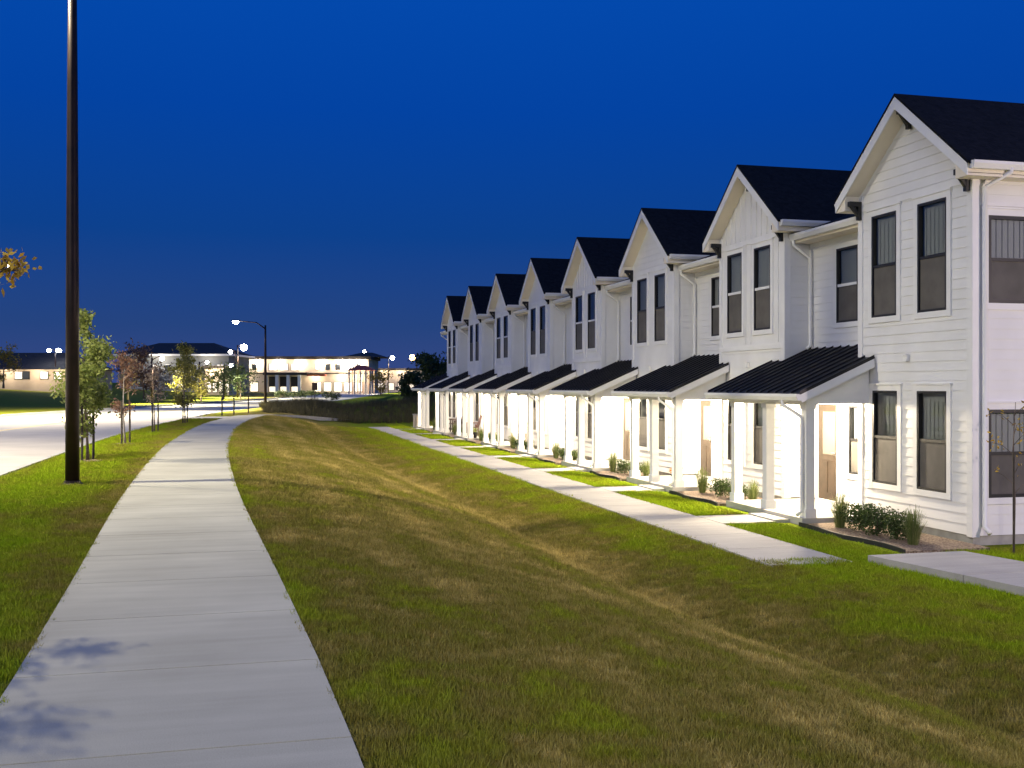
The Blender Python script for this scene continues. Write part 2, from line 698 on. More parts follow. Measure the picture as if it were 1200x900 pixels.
def ribbon(name, us, left, right, top, thick, m, joint=None, gap=0.014, jdepth=0.025):
    """a slab following the row, cut by shallow joints"""
    mb = MB()

    def quadstrip(a, b, zt):
        la, ra, lb, rb = left(a), right(a), left(b), right(b)
        za, zb = top(a) - zt, top(b) - zt
        mb.poly([(la, a, za), (ra, a, za), (rb, b, zb), (lb, b, zb)])
        mb.poly([(ra, a, za), (ra, a, za - thick), (rb, b, zb - thick), (rb, b, zb)])
        mb.poly([(la, a, za - thick), (la, a, za), (lb, b, zb), (lb, b, zb - thick)])
    for a, b in zip(us, us[1:]):
        if joint:
            quadstrip(a + gap / 2, b - gap / 2, 0)
            quadstrip(b - gap / 2, b + gap / 2, jdepth)
            for q in (b - gap / 2, b + gap / 2):
                mb.poly([(left(q), q, top(q)), (right(q), q, top(q)), (right(q), q, top(q) - jdepth), (left(q), q, top(q) - jdepth)])
        else:
            quadstrip(a, b, 0)
    a, b = us[0], us[-1]
    for q in (a, b):
        mb.poly([(left(q), q, top(q)), (right(q), q, top(q)), (right(q), q, top(q) - thick), (left(q), q, top(q) - thick)])
    return mb.build(name, m)


def frange(a, b, s):
    n = max(1, int(round((b - a) / s)))
    return [a + (b - a) * i / n for i in range(n + 1)]


def path_top(u): return LAWNZ + 0.03 + max(0, (u - 46)) * -0.012


kind(ribbon("path", frange(-30.3, 58.2, 1.5), lambda u: path_c(u) - PATH_W, lambda u: path_c(u) + PATH_W, path_top, 0.12, M['path'], joint=True), "structure")
kind(ribbon("walk", frange(-1.0, 56.0, 1.5), lambda u: -4.05, lambda u: -2.76, lambda u: 0.03, 0.12, M['walk'], joint=True), "structure")

# the raised slab that carries on past the end of the row, veering right
mb = MB()
A, B, C_, Dq = (-2.52, -0.98), (-0.92, -0.98), (0.55, -9.5), (-1.05, -9.5)
for i in range(5):
    def lp(p, q, t): return (p[0] + (q[0] - p[0]) * t, p[1] + (q[1] - p[1]) * t)
    t0, t1 = i / 5 + 0.001, (i + 1) / 5 - 0.001
    p = [lp(A, Dq, t0), lp(A, Dq, t1), lp(B, C_, t1), lp(B, C_, t0)]
    mb.hexa([(x, y, -0.1) for x, y in p] + [(x, y, 0.11) for x, y in p])
kind(mb.build("side_walk", M['walk']), "structure")

# cross path from the street path to the end of the walk, and the ramp to the kerb
mb = MB()
for i in range(12):
    t0, t1 = i / 12, (i + 1) / 12
    def cp(t):
        return Vector((-10.6 + 7.3 * t, 47.5 + 10.5 * t, LAWNZ + 0.05 + (0.2 - LAWNZ) * sstep(t)))
    p0, p1 = cp(t0), cp(t1)
    nrm = Vector((-0.82, 0.57, 0)) * 0.65
    mb.hexa([p0 - nrm - Vector((0, 0, .3)), p0 + nrm - Vector((0, 0, .3)), p1 + nrm - Vector((0, 0, .3)), p1 - nrm - Vector((0, 0, .3)), p0 - nrm, p0 + nrm, p1 + nrm, p1 - nrm])
kind(mb.build("cross_path", M['walk']), "structure")
mb = MB()
mb.hexa([(kerb_x(42.5), 42.5, .5), (path_c(42.5) - PATH_W + .1, 42.5, .5), (path_c(45.5) - PATH_W + .1, 45.5, .5), (kerb_x(45.5), 45.5, .5),
         (kerb_x(42.5) + .02, 42.5, LAWNZ + .026), (path_c(42.5) - PATH_W + .1, 42.5, LAWNZ + .026), (path_c(45.5) - PATH_W + .1, 45.5, LAWNZ + .026), (kerb_x(45.5) + .02, 45.5, LAWNZ + .026)])
kind(mb.build("kerb_ramp", M['walk']), "structure")

# road, kerbs and markings
RU = [-300, -150, -80, -50] + frange(-40, 130, 2.5) + [150, 180, 235, 300, 500, 900]


def road_top(u): return 0.70


kind(ribbon("road", RU, lambda u: kerb_x(u) - ROAD_W, lambda u: kerb_x(u), road_top, 0.1, M['road']), "structure")
kind(ribbon("kerb", RU, lambda u: kerb_x(u), lambda u: kerb_x(u) + 0.17, lambda u: LAWNZ + 0.02, 0.3, M['kerb']), "structure")
kind(ribbon("far_kerb", RU, lambda u: kerb_x(u) - ROAD_W - 0.17, lambda u: kerb_x(u) - ROAD_W, lambda u: LAWNZ + 0.02, 0.3, M['kerb']), "structure")
mb = MB()
for u in frange(-36, 120, 2.0):
    for off in (5.62, 5.82):
        a, b = u, u + 2.0
        mb.poly([(kerb_x(a) - off - .1, a, .705), (kerb_x(a) - off, a, .705), (kerb_x(b) - off, b, .705), (kerb_x(b) - off - .1, b, .705)])
kind(mb.build("centre_line", M['paint_y']), "structure")

# parking lot with painted bays beyond the road
pk = MB()
c0 = at(-60, 462, 92)
pk.poly([(-62, 40, 1.9), (-46, 40, 1.62), (-40, 96, 1.62), (-58, 100, 1.9)])
kind(pk.build("parking_lot", M['asphalt']), "structure")
pm = MB()
for i in range(14):
    y = 46 + i * 3.4
    x0 = -50 + (y - 40) * 0.09
    pm.poly([(x0 - 2.5, y, 1.79), (x0 + 2.3, y, 1.71), (x0 + 2.3, y + .14, 1.71), (x0 - 2.5, y + .14, 1.79)])
kind(pm.build("bay_marking", M['paint']), "structure")


# ------------------------------------------------------------------ townhouses
G, P, RC, DEPTH = 3.16, 6.0, 0.6, 9.0
APEX, SLOPE, OVER = 7.6, 0.81, 0.32
LAP = 0.165
ZB = 0.16


def lap_wall(mb, plane, const, out, lo, hi, z0, z1, openings, lap=LAP, zbreaks=()):
    """lap siding: tilted courses with a lip, leaving the openings free. plane 'x' or 'y' = axis held constant"""
    zs = set([z0, z1, *zbreaks])
    n = int((z1 - z0) / lap) + 1
    for i in range(n + 1):
        z = z0 + i * lap
        if z < z1:
            zs.add(round(z, 5))
    for (a0, a1, b0, b1) in openings:
        zs.add(b0)
        zs.add(b1)
    zs = sorted(z for z in zs if z0 <= z <= z1)

    def pt(a, z, o):
        if plane == 'x':
            return (const + out * o, a, z)
        return (a, const + out * o, z)

    def off(z, top):
        fr = ((z - z0) / lap) % 1.0
        if top and fr < 1e-3:
            fr = 1.0
        if not top and fr > 1 - 1e-3:
            fr = 0.0
        return 0.012 * (1 - fr)
    for za, zb in zip(zs, zs[1:]):
        if zb - za < 1e-4:
            continue
        cuts = sorted((a0, a1) for (a0, a1, b0, b1) in openings if b0 <= za + 1e-5 and b1 >= zb - 1e-5)
        edges = [('lo', None)]
        spans = []
        cur = None
        for a0, a1 in cuts:
            spans.append((cur, a0))
            cur = a1
        spans.append((cur, None))
        oa, ob = off(za, False), off(zb, True)
        for s, e in spans:
            l0 = lo(za) if s is None else s
            l1 = lo(zb) if s is None else s
            h0 = hi(za) if e is None else e
            h1 = hi(zb) if e is None else e
            if h0 - l0 < 1e-4:
                continue
            mb.poly([pt(l0, za, oa), pt(h0, za, oa), pt(h1, zb, ob), pt(l1, zb, ob)])
            if abs(((za - z0) / lap) % 1.0) < 1e-3 or ((za - z0) / lap) % 1.0 > 1 - 1e-3:
                mb.poly([pt(l0, za, 0), pt(h0, za, 0), pt(h0, za, oa), pt(l0, za, oa)])


def window(parent, plane, const, out, a0, a1, z0, z1, white_rail=False, end=False, drop=0.5):
    """double-hung window set in a wall: frame, white surround, glass, blind, insect screen"""
    def pt(a, o, z):
        return (const + out * o, a, z) if plane == 'x' else (a, const + out * o, z)

    def bx(m, a, b, o0, o1, za, zb):
        m.box(pt(a, o0, za), pt(b, o1, zb))
    fw = 0.055 if end else 0.042
    mid = z0 + (z1 - z0) * 0.5
    fr = MB()
    bx(fr, a0, a0 + fw, -.06, .028, z0, z1)
    bx(fr, a1 - fw, a1, -.06, .028, z0, z1)
    bx(fr, a0 + fw, a1 - fw, -.06, .028, z1 - fw, z1)
    bx(fr, a0 + fw, a1 - fw, -.06, .028, z0, z0 + fw)
    if not white_rail:
        bx(fr, a0 + fw, a1 - fw, -.05, .018, mid - .025, mid + .025)
    if end:
        c = (a0 + a1) / 2
        bx(fr, c - .05, c + .05, -.05, .026, z0 + fw, z1 - fw)
    w = fr.build("window", M['black'], parent)
    if white_rail:
        r = MB()
        bx(r, a0 + fw, a1 - fw, -.05, .024, mid - .028, mid + .028)
        r.build("meeting_rail", M['trim'], w)
    t = MB()
    tw = 0.105
    bx(t, a0 - tw, a0, -.05, .032, z0 - tw, z1 + tw)
    bx(t, a1, a1 + tw, -.05, .032, z0 - tw, z1 + tw)
    bx(t, a0, a1, -.05, .031, z1, z1 + tw)
    bx(t, a0, a1, -.05, .031, z0 - tw, z0)
    bx(t, a0 - tw - .02, a1 + tw + .02, .0, .05, z1 + tw, z1 + tw + .03)
    t.build("window_trim", M['trim'], w)
    g = MB()
    gp = [pt(a0 + fw, -.015, z0 + fw), pt(a1 - fw, -.015, z0 + fw), pt(a1 - fw, -.015, z1 - fw), pt(a0 + fw, -.015, z1 - fw)]
    g.poly(gp if plane == 'y' else gp[::-1])
    g.build("pane", M['glass'], w)
    sc = MB()
    bx(sc, a0 + fw, a1 - fw, -.004, .0, z0 + fw, mid - .026)
    sc.build("insect_screen", M['screen'], w)
    bl = MB()
    n = max(4, int((a1 - a0) / 0.11))
    for i in range(n):
        s0 = a0 + (a1 - a0) * i / n
        s1 = a0 + (a1 - a0) * (i + 1) / n
        bl.poly([pt(s0 + .001, -.07, mid - .2), pt(s1 - .001, -.081, mid - .2), pt(s1 - .001, -.081, z1), pt(s0 + .001, -.07, z1)])
    bx(bl, a0 - .1, a1 + .1, -.16, -.15, z0 - .1, z1 + .1)
    bl.build("blind", M['blind'], w)
    return w


FRONT_WIN = [(0.61, 1.385, 3.80, 5.66), (1.985, 2.75, 3.80, 5.66), (0.61, 1.40, 0.78, 2.46), (1.96, 2.72, 0.78, 2.46)]
REC_WIN = [(4.14, 4.93, 3.84, 5.36), (3.72, 4.47, 0.78, 2.15)]
DOOR = (4.92, 5.70, 0.16, 2.16)
END_WIN = [(0.27, 1.95, 3.87, 5.27), (0.27, 1.95, 0.76, 2.17)]
TR = 0.105


def roof_line(y): return APEX - SLOPE * abs(y - G / 2)


def porch_z(x): return 3.36 - (0.6 - x) * 0.438


def make_unit(batten, end_wall):
    root = empty("townhouse", (0, 0, 0))
    ops = [(a - .001, b + .001, c, d) for a, b, c, d in FRONT_WIN]
    wall = MB()
    eave = roof_line(0) - 0.22
    lo = lambda z: max(0.0, G / 2 - (APEX - 0.2 - z) / SLOPE)
    hi = lambda z: min(G, G / 2 + (APEX - 0.2 - z) / SLOPE)
    zsplit = 5.92
    if batten:
        lap_wall(wall, 'x', 0, -1, lambda z: 0, lambda z: G, ZB, 3.45, [o for o in ops if o[3] < 3.4])
        # flat panel with battens above, windows left free
        zb = [3.45, 3.80, 5.66, eave, APEX - 0.2]
        wall.poly([(0, 0, 3.45), (0, G, 3.45), (0, G, 3.8), (0, 0, 3.8)])
        for s, e in ((0, .61), (1.385, 1.985), (2.75, G)):
            wall.poly([(0, s, 3.8), (0, e, 3.8), (0, e, 5.66), (0, s, 5.66)])
        wall.poly([(0, 0, 5.66), (0, G, 5.66), (0, G, eave), (0, G / 2, APEX - .2), (0, 0, eave)])
        k = 0
        while True:
            y = G / 2 + (k // 2 + (k % 2)) * 0.255 * (1 if k % 2 else -1)
            k += 1
            if abs(y - G / 2) > G / 2 - .1:
                break
            top = roof_line(y) - .24
            segs = [(5.92, top)]
            if 1.5 < y < 1.88 or y < .45 or y > 2.9:
                segs = [(3.5, top)]
            for za, zz in segs:
                wall.box((-.022, y - .028, za), (.0, y + .028, zz))
    else:
        lap_wall(wall, 'x', 0, -1, lo, hi, ZB, APEX - 0.24, ops, zbreaks=(eave,))
    # side walls of the projecting bay and the recessed front
    eops = END_WIN if end_wall else []
    lap_wall(wall, 'y', 0, -1, lambda z: 0.0, lambda z: DEPTH, ZB, eave, eops)
    lap_wall(wall, 'y', G, 1, lambda z: 0.0, lambda z: DEPTH, ZB, eave, [])
    lap_wall(wall, 'x', RC, -1, lambda z: G, lambda z: P, ZB, 5.75, REC_WIN + [DOOR])
    wall.poly([(DEPTH, 0, 0), (DEPTH, P, 0), (DEPTH, P, eave), (DEPTH, 0, eave)])
    wall.poly([(DEPTH, 0, eave), (DEPTH, G, eave), (DEPTH, G / 2, APEX - .2)])
    lap_wall(wall, 'y', P, 1, lambda z: RC, lambda z: DEPTH, ZB, 5.75, [])
    wall.build("wall", M['siding'], root)
    # foundation
    fd = MB()
    fd.box((.02, .02, -.4), (DEPTH - .02, G - .02, ZB))
    fd.box((RC + .02, G - .02, -.4), (DEPTH - .03, P, ZB - .002))
    fd.build("foundation", M['found'], root)
    # trim: corner boards, frieze, skirt
    tr = MB()
    cb = .11
    for y0, y1 in ((-.024, cb), (G - cb, G + .024)):
        tr.box((-.03, y0, ZB - .02), (-.001, y1, eave))
    tr.box((-.029, -.03, ZB - .02), (cb, -.001, eave - .002))
    tr.box((-.029, G + .001, ZB - .02), (cb, G + .03, eave - .002))
    tr.box((RC - .03, G + .031, ZB), (RC - .001, G + .09, 5.62))
    tr.box((RC - .03, P - .09, ZB), (RC - .001, P - .031, 5.62))
    tr.box((-.026, cb, 5.80), (-.0005, G - cb, 5.90))
    if batten:
        tr.box((-.032, cb, 3.36), (-.0005, G - cb, 3.48))
    tr.box((RC - .034, G + .09, 5.50), (RC - .002, P - .09, 5.63))
    tr.box((cb, -.034, eave - .16), (DEPTH, -.002, eave - .003))
    if end_wall:
        tr.box((cb, -.03, 5.42), (DEPTH, -.004, 5.47))
    tr.build("corner_trim", M['trim'], root)
    # gable roof: shingles over a white boxed eave
    x0 = -OVER
    rf, sf, rk = MB(), MB(), MB()
    for s in (-1, 1):
        ya, yb = G / 2, G / 2 + s * (G / 2 + .3)
        za, zb_ = APEX, roof_line(yb)
        rf.prism([(ya, za), (yb + s * .03, zb_ - SLOPE * .03), (yb + s * .03, zb_ - SLOPE * .03 - .05), (ya, za - .05)], 0, x0 - .03, DEPTH + .3)
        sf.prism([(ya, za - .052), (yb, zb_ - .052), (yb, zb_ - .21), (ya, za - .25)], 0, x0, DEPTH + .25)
        # boxed eave with a flat soffit
        yw = G / 2 + s * G / 2
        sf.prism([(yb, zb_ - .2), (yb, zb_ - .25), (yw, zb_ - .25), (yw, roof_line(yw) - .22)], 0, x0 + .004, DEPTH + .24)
        # rake board standing proud
        rk.prism([(ya, za - .053), (yb + s * .005, zb_ - .056), (yb + s * .005, zb_ - .25), (ya, za - .27)], 0, x0 - .022, x0 - .001)
    rf.build("roof", M['shingle'], root)
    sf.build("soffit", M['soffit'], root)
    rk.build("rake_board", M['trim'], root)
    # gutters along the near and far eaves
    for s in (-1, 1):
        yb = G / 2 + s * (G / 2 + .3)
        zt = roof_line(yb)
        gt = MB()
        gt.prism([(yb + s * .002, zt - .03), (yb + s * .12, zt - .03), (yb + s * .12, zt - .075), (yb + s * .08, zt - .15), (yb + s * .002, zt - .15)], 0, x0 + .03, DEPTH)
        gt.build("gutter", M['trim'], root)
    # dark timber brackets under the rake
    for y in (0.0, G / 2, G):
        br = MB()
        if y == G / 2:
            zt = APEX - .26
        else:
            zt = roof_line(0) - .33
            if y == 0:
                y += .06
            else:
                y -= .06
        br.box((-OVER + .04, y - .042, zt - .09), (-.033, y + .042, zt))
        br.box((-.10, y - .04, zt - .34), (-.034, y + .04, zt - .091))
        br.prism([(-OVER + .07, zt - .091), (-OVER + .15, zt - .091), (-.102, zt - .20), (-.102, zt - .28)], 1, y - .032, y + .032)
        br.build("bracket", M['black'], root)
    # low roof over the recessed part
    rr = MB()
    xe = RC - .42
    ze = 5.80
    rr.prism([(xe - .03, ze), (5.0, ze + (5.0 - xe) * .36), (5.0, ze + (5 - xe) * .36 - .06), (xe - .03, ze - .05)], 1, G + .002, P - .002)
    rr.build("low_roof", M['shingle'], root)
    rs = MB()
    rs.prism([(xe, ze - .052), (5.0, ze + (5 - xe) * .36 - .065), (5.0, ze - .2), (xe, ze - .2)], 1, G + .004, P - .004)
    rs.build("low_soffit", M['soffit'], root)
    gt = MB()
    gt.prism([(xe - .002, ze - .02), (xe - .12, ze - .02), (xe - .12, ze - .07), (xe - .08, ze - .15), (xe - .002, ze - .15)], 1, G + .03, P - .04)
    gt.build("gutter", M['trim'], root)
    ds = MB()
    ds.tube([(xe - .06, P - .13, ze - .14), (xe - .06, P - .13, ze - .24), (RC - .08, P - .13, ze - .52), (RC - .08, P - .13, 3.42), (RC - .16, P - .13, 3.34)], .037, 8)
    ds.build("downspout", M['trim'], root, smooth=True)
    if end_wall:
        ds = MB()
        ds.tube([(.42, -.36, 6.0), (.42, -.36, 5.9), (.16, -.075, 5.7), (.16, -.075, .32), (.16, -.2, .22)], .042, 8)
        ds.build("downspout", M['trim'], root, smooth=True)
    # windows
    for a, b, c, d in FRONT_WIN:
        window(root, 'x', 0, -1, a, b, c, d, white_rail=batten and c > 3)
    window(root, 'x', RC, -1, *REC_WIN[0], white_rail=True)
    window(root, 'x', RC, -1, *REC_WIN[1])
    for a, b, c, d in eops:
        window(root, 'y', 0, -1, a, b, c, d, end=True)
    # front door
    a, b, c, d = DOOR
    dm = MB()
    X = RC + .02
    dm.box((X, a, c), (X + .05, b, c + .95))
    dm.box((X, a, c + 1.85), (X + .05, b, d))
    dm.box((X, a, c + .95), (X + .05, a + .14, c + 1.85))
    dm.box((X, b - .14, c + .95), (X + .05, b, c + 1.85))
    for ya, yb in ((a + .12, a + .36), (b - .36, b - .12)):
        dm.box((X - .012, ya, c + .15), (X - .0005, yb, c + .8))
    door = dm.build("door", M['door'], root)
    pn = MB()
    pn.box((X + .01, a + .14, c + .95), (X + .02, b - .14, c + 1.85))
    pn.build("door_glass", mat("frosted_glass", (.16, .14, .12), .25), door)
    hd = MB()
    hd.tube([(X - .001, a + .07, c + .95), (X - .06, a + .07, c + .95), (X - .06, a + .07, c + 1.0), (X - .06, a + .18, c + 1.0)], .012, 8)
    hd.build("handle", M['steel'], door, smooth=True)
    df = MB()
    for ya, yb, za, zz in ((a - .1, a, c, d + .12), (b, b + .1, c, d + .12), (a, b, d, d + .119)):
        df.box((RC - .035, ya, za), (RC + .06, yb, zz))
    df.box((RC - .05, a, c - .04), (RC + .06, b, c + .001))
    df.build("door_frame", M['trim'], root)
    # porch: slab, posts, beam, ceiling, standing seam roof
    sl = MB()
    sl.box((-1.38, 2.86, -.3), (-.032, 6.0, .13))
    sl.box((-.032, G + .035, -.3), (RC - .03, P - .035, .13))
    sl.box((-1.70, 3.3, -.3), (-1.381, 4.35, .065))
    sl.build("porch_floor", M['slab'], root)
    for y in (2.97, 4.48, 5.86):
        po = MB()
        h = .085
        po.box((-1.2 - h, y - h, .29), (-1.2 + h, y + h, 2.2))
        po.box((-1.2 - h - .025, y - h - .025, .13), (-1.2 + h + .025, y + h + .025, .30))
        po.box((-1.2 - h - .02, y - h - .02, 2.12), (-1.2 + h + .02, y + h + .02, 2.199))
        po.build("post", M['trim'], root)
    bm = MB()
    bm.box((-1.32, 2.82, 2.2), (-1.08, 6.02, 2.40))
    for y in (2.88, 5.93):
        bm.box((-1.079, y - .06, 2.22), (-.033, y + .06, 2.40))
    # closed white ends between beam and roof
    for y in (2.84, 5.99):
        bm.prism([(-1.32, 2.401), (-.034, 2.401), (-.034, porch_z(-.034) - .09), (-1.32, porch_z(-1.32) - .09)], 1, y - .02, y + .02)
    bm.build("porch_beam", M['trim'], root)
    ce = MB()
    ce.box((-1.07, 2.945, 2.38), (-.034, 5.865, 2.40))
    ce.box((-.034, G + .035, 2.38), (RC - .035, P - .035, 2.40))
    ce.build("porch_ceiling", M['trim'], root)
    pr = MB()
    ya, yb = G - .53, P + .53
    def slab(ya, yb, xa, xb, t0, t1, m):
        m.hexa([(xa, ya, porch_z(xa) - t1), (xb, ya, porch_z(xb) - t1), (xb, yb, porch_z(xb) - t1), (xa, yb, porch_z(xa) - t1),
                (xa, ya, porch_z(xa) - t0), (xb, ya, porch_z(xb) - t0), (xb, yb, porch_z(xb) - t0), (xa, yb, porch_z(xa) - t0)])
    slab(ya, yb, -1.56, -.035, 0, .03, pr)
    slab(G + .033, P - .033, -.035, RC - .03, 0, .03, pr)
    n = 13
    for i in range(n + 1):
        y = ya + .02 + (yb - ya - .04) * i / n
        xe2 = RC - .04 if G + .06 < y < P - .06 else -.04
        slab(y - .013, y + .013, -1.555, xe2, -.035, .002, pr)
    pr.build("porch_roof", M['metal_roof'], root)
    pf = MB()
    slab(ya + .02, yb - .02, -1.50, -.036, .031, .075, pf)
    for y in (ya + .005, yb - .025):
        slab(y, y + .02, -1.50, -.038, .032, .19, pf)
    pf.box((-1.52, ya + .005, porch_z(-1.5) - .19), (-1.50, yb - .005, porch_z(-1.5) - .04))
    pf.build("porch_fascia", M['trim'], root)
    gt = MB()
    zt = porch_z(-1.52) - .03
    gt.prism([(-1.522, zt), (-1.63, zt), (-1.63, zt - .05), (-1.595, zt - .12), (-1.522, zt - .12)], 1, ya, yb)
    gt.build("gutter", M['trim'], root)
    ds = MB()
    ds.tube([(-1.575, 3.25, zt - .1), (-1.575, 3.23, zt - .2), (-1.33, 2.99, zt - .42), (-1.33, 2.97, zt - .5), (-1.33, 2.97, .25), (-1.43, 2.97, .18)], .032, 8)
    ds.build("downspout", M['trim'], root, smooth=True)
    # porch ceiling light
    pl = MB()
    pl.lathe([(.10, 2.379), (.10, 2.36), (.07, 2.35), (.02, 2.349)], 16, (-.5, 4.5, 0))
    pl.build("porch_light", M['porch_lens'], root, smooth=True)
    # wall vent
    vt = MB()
    vt.box((-.07, 1.62, 2.98), (-.026, 1.74, 3.1))
    vt.box((-.085, 1.615, 3.07), (-.07, 1.745, 3.1))
    vt.build("wall_vent", M['trim'], root)
    return root


u_end = make_unit(False, True)
u_bat = make_unit(True, False)
u_lap = make_unit(False, False)
roots = [u_end, u_bat, u_lap]
for i in range(3, 8):
    roots.append(copy_tree(u_bat if i % 2 else u_lap))
UNIT_LABELS = [
    "nearest white townhouse with lap-sided gable and windowed end wall",
    "white townhouse with batten gable, beside the nearest end house",
    "white lap-gabled townhouse behind the porch with the orange flower pot",
    "white batten-gabled townhouse, fourth along the row from the near end",
    "white lap-gabled townhouse, fifth along the row from the near end",
    "white batten-gabled townhouse, third from the far end of the row",
    "white lap-gabled townhouse with dark chairs on its porch",
    "farthest white townhouse, beside the dark tree at the row's end",
]
PORCH_W = [1100, 1200, 1200, 1100, 1100, 650, 450, 560]
for i, r in enumerate(roots):
    r.location = (0, P * i, 0)
    tag(r, UNIT_LABELS[i], "townhouse", "white gabled townhouses in the row")
    lamp_light("porch_bulb", 'POINT', PORCH_W[i], (1.0, 0.83, 0.58), (-.5, 4.5, 2.28), r, 0.09)

# ------------------------------------------------------------------ planting beds
beds = ["mulch bed by the nearest townhouse's end corner", "mulch bed under the second townhouse's windows", "mulch bed under the third townhouse's windows",
        "mulch bed under the fourth townhouse's windows", "mulch bed under the fifth townhouse's windows", "mulch bed under the sixth townhouse's windows",
        "mulch bed under the seventh townhouse's windows", "mulch bed under the last townhouse's windows"]


def outline_bed(y0, y1, x0, mbx, z):
    pts = []
    for k in range(15):
        t = k / 14
        pts.append((x0 + .06 * math.sin(t * 9 + y0), y0 + (y1 - y0) * t))
    pts += [(-.035, y1), (-.035, y0)]
    return pts


for i in range(8):
    y0, y1 = P * i - (.45 if i == 0 else -.12), P * i + 2.80
    root = empty("planting_bed", (0, 0, 0), 0, "tan " + beds[i], "planting bed", "mulch beds along the house fronts")
    pts = outline_bed(y0, y1, -1.5, None, 0)
    m = MB()
    m.prism(pts, 2, -.1, .045)
    m.build("mulch", M['mulch'], root)
    ed = MB()
    for a, b in zip(pts[:14], pts[1:15]):
        ed.hexa([(a[0] - .03, a[1], -.1), (a[0] - .001, a[1], -.1), (b[0] - .001, b[1], -.1), (b[0] - .03, b[1], -.1),
                 (a[0] - .03, a[1], .075), (a[0] - .001, a[1], .075), (b[0] - .001, b[1], .075), (b[0] - .03, b[1], .075)])
    ed.build("edging", M['edging'], root)


def leaf_quad(mb, p, s, rnd, flat=0.0):
    d = Vector((rnd.uniform(-1, 1), rnd.uniform(-1, 1), rnd.uniform(-1, 1) * (1 - flat)))
    if d.length < .1:
        d = Vector((1, 0, 0))
    d.normalize()
    a = d.orthogonal().normalized()
    a = (Matrix.Rotation(rnd.uniform(0, 6.28), 3, d) @ a)
    b = d.cross(a)
    p = Vector(p)
    mb.poly([p - a * s, p + b * s * .45 - a * .2 * s, p + a * s, p - b * s * .45 - a * .2 * s])


def shrub_mesh(seed, w, h, n, s):
    rnd = random.Random(seed)
    mb = MB()
    lumps = [(rnd.uniform(-.45, .45) * w, rnd.uniform(-.4, .4) * w, rnd.uniform(.35, .7) * h, rnd.uniform(.3, .42)) for _ in range(9)]
    for i in range(n):
        lx, ly, lz, lr = rnd.choice(lumps)
        d = Vector((rnd.gauss(0, 1), rnd.gauss(0, 1), rnd.gauss(0, 1))).normalized()
        r = lr * h * (rnd.random() ** .35) * 1.15
        p = Vector((lx, ly, lz)) + d * r
        if p.z < .03:
            p.z = rnd.uniform(.03, .15)
        leaf_quad(mb, p, s * rnd.uniform(.7, 1.2), rnd)
    return mb


def stems_mesh(seed, w, h, n=7):
    rnd = random.Random(seed)
    mb = MB()
    for i in range(n):
        a = rnd.uniform(0, 6.28)
        r = rnd.uniform(.2, .5) * w
        mb.tube([(0, 0, 0), (math.cos(a) * r * .4, math.sin(a) * r * .4, h * .35), (math.cos(a) * r, math.sin(a) * r, h * .7)], [.012, .009, .004], 5)
    return mb


def fountain_mesh(seed, w, h, n=340):
    rnd = random.Random(seed)
    mb = MB()
    for i in range(n):
        a = rnd.uniform(0, 6.28)
        r = w * rnd.uniform(.1, 1) ** .8
        hh = h * rnd.uniform(.35, 1.0) * (1 - .3 * r / w)
        d = Vector((math.cos(a), math.sin(a), 0))
        q = Vector((-d.y, d.x, 0)) * rnd.uniform(.0025, .005)
        base = d * .09 * rnd.random()
        p1 = base + d * r * .22 + Vector((0, 0, hh * .6))
        p2 = base + d * r * .6 + Vector((0, 0, hh))
        p3 = base + d * r * 1.15 + Vector((0, 0, hh * rnd.uniform(.75, 1)))
        i0 = len(mb.v)
        mb.v += [tuple(base - q), tuple(base + q), tuple(p1 - q), tuple(p1 + q), tuple(p2 - q * .7), tuple(p2 + q * .7), tuple(p3)]
        mb.f += [(i0, i0 + 1, i0 + 3, i0 + 2), (i0 + 2, i0 + 3, i0 + 5, i0 + 4), (i0 + 4, i0 + 5, i0 + 6)]
        mb.mi += [0, 0, 0]
    return mb


ordn = ["nearest", "second", "third", "fourth", "fifth", "sixth", "seventh", "last"]
shrub_protos = []
for k in range(3):
    r = empty("boxwood_shrub", (0, 0, 0))
    shrub_mesh(20 + k, .42, .46, 1500, .028).build("foliage", M['leaf_box'], r)
    stems_mesh(30 + k, .4, .45).build("stem", M['bark'], r)
    shrub_protos.append(r)
grass_protos = []
for k in range(2):
    r = empty("fountain_grass", (0, 0, 0))
    fountain_mesh(40 + k, .30, .72).build("blades", M['fountain'], r)
    grass_protos.append(r)
rng = random.Random(3)
used = set()


def place(protos, k, loc, rz, sc, label, cat, group):
    p = protos[k % len(protos)]
    o = p if id(p) not in used else copy_tree(p)
    used.add(id(p))
    o.location = loc
    o.rotation_euler = (0, 0, rz)
    o.scale = (sc, sc, sc)
    tag(o, label, cat, group)
    return o


for i in range(8):
    y = P * i
    if i == 0:
        spots = [("s", -.95, .62, 1.0), ("s", -.98, 1.12, 1.05), ("s", -.92, 1.62, 1.0), ("g", -1.0, .12, .95), ("g", -1.02, 2.18, 1.0)]
    else:
        j = rng.uniform(-.1, .1)
        spots = [("s", -.75, .75 + j, .8), ("s", -.8, 1.6 + j, .85), ("g", -.85, 2.45 + j, .95), ("g", -.7, .2 + j, .8)]
    words = iter(["near", "middle", "far"] if i == 0 else ["near", "far"])
    gw = iter(["near", "far"] if i == 0 else ["far", "near"])
    for k, (t, x, yy, sc) in enumerate(spots):
        rot = rng.uniform(0, 6)
        if t == "s":
            place(shrub_protos, k + i, (x, y + yy, .04), rot, sc, f"dark green rounded shrub, {next(words)} one in the {ordn[i]} house's mulch bed", "shrub", "boxwood shrubs in the mulch beds")
        else:
            place(grass_protos, k, (x, y + yy, .04), rot, sc, f"tuft of ornamental grass at the {next(gw)} end of the {ordn[i]} house's bed", "grass tuft", "ornamental grasses in the mulch beds")

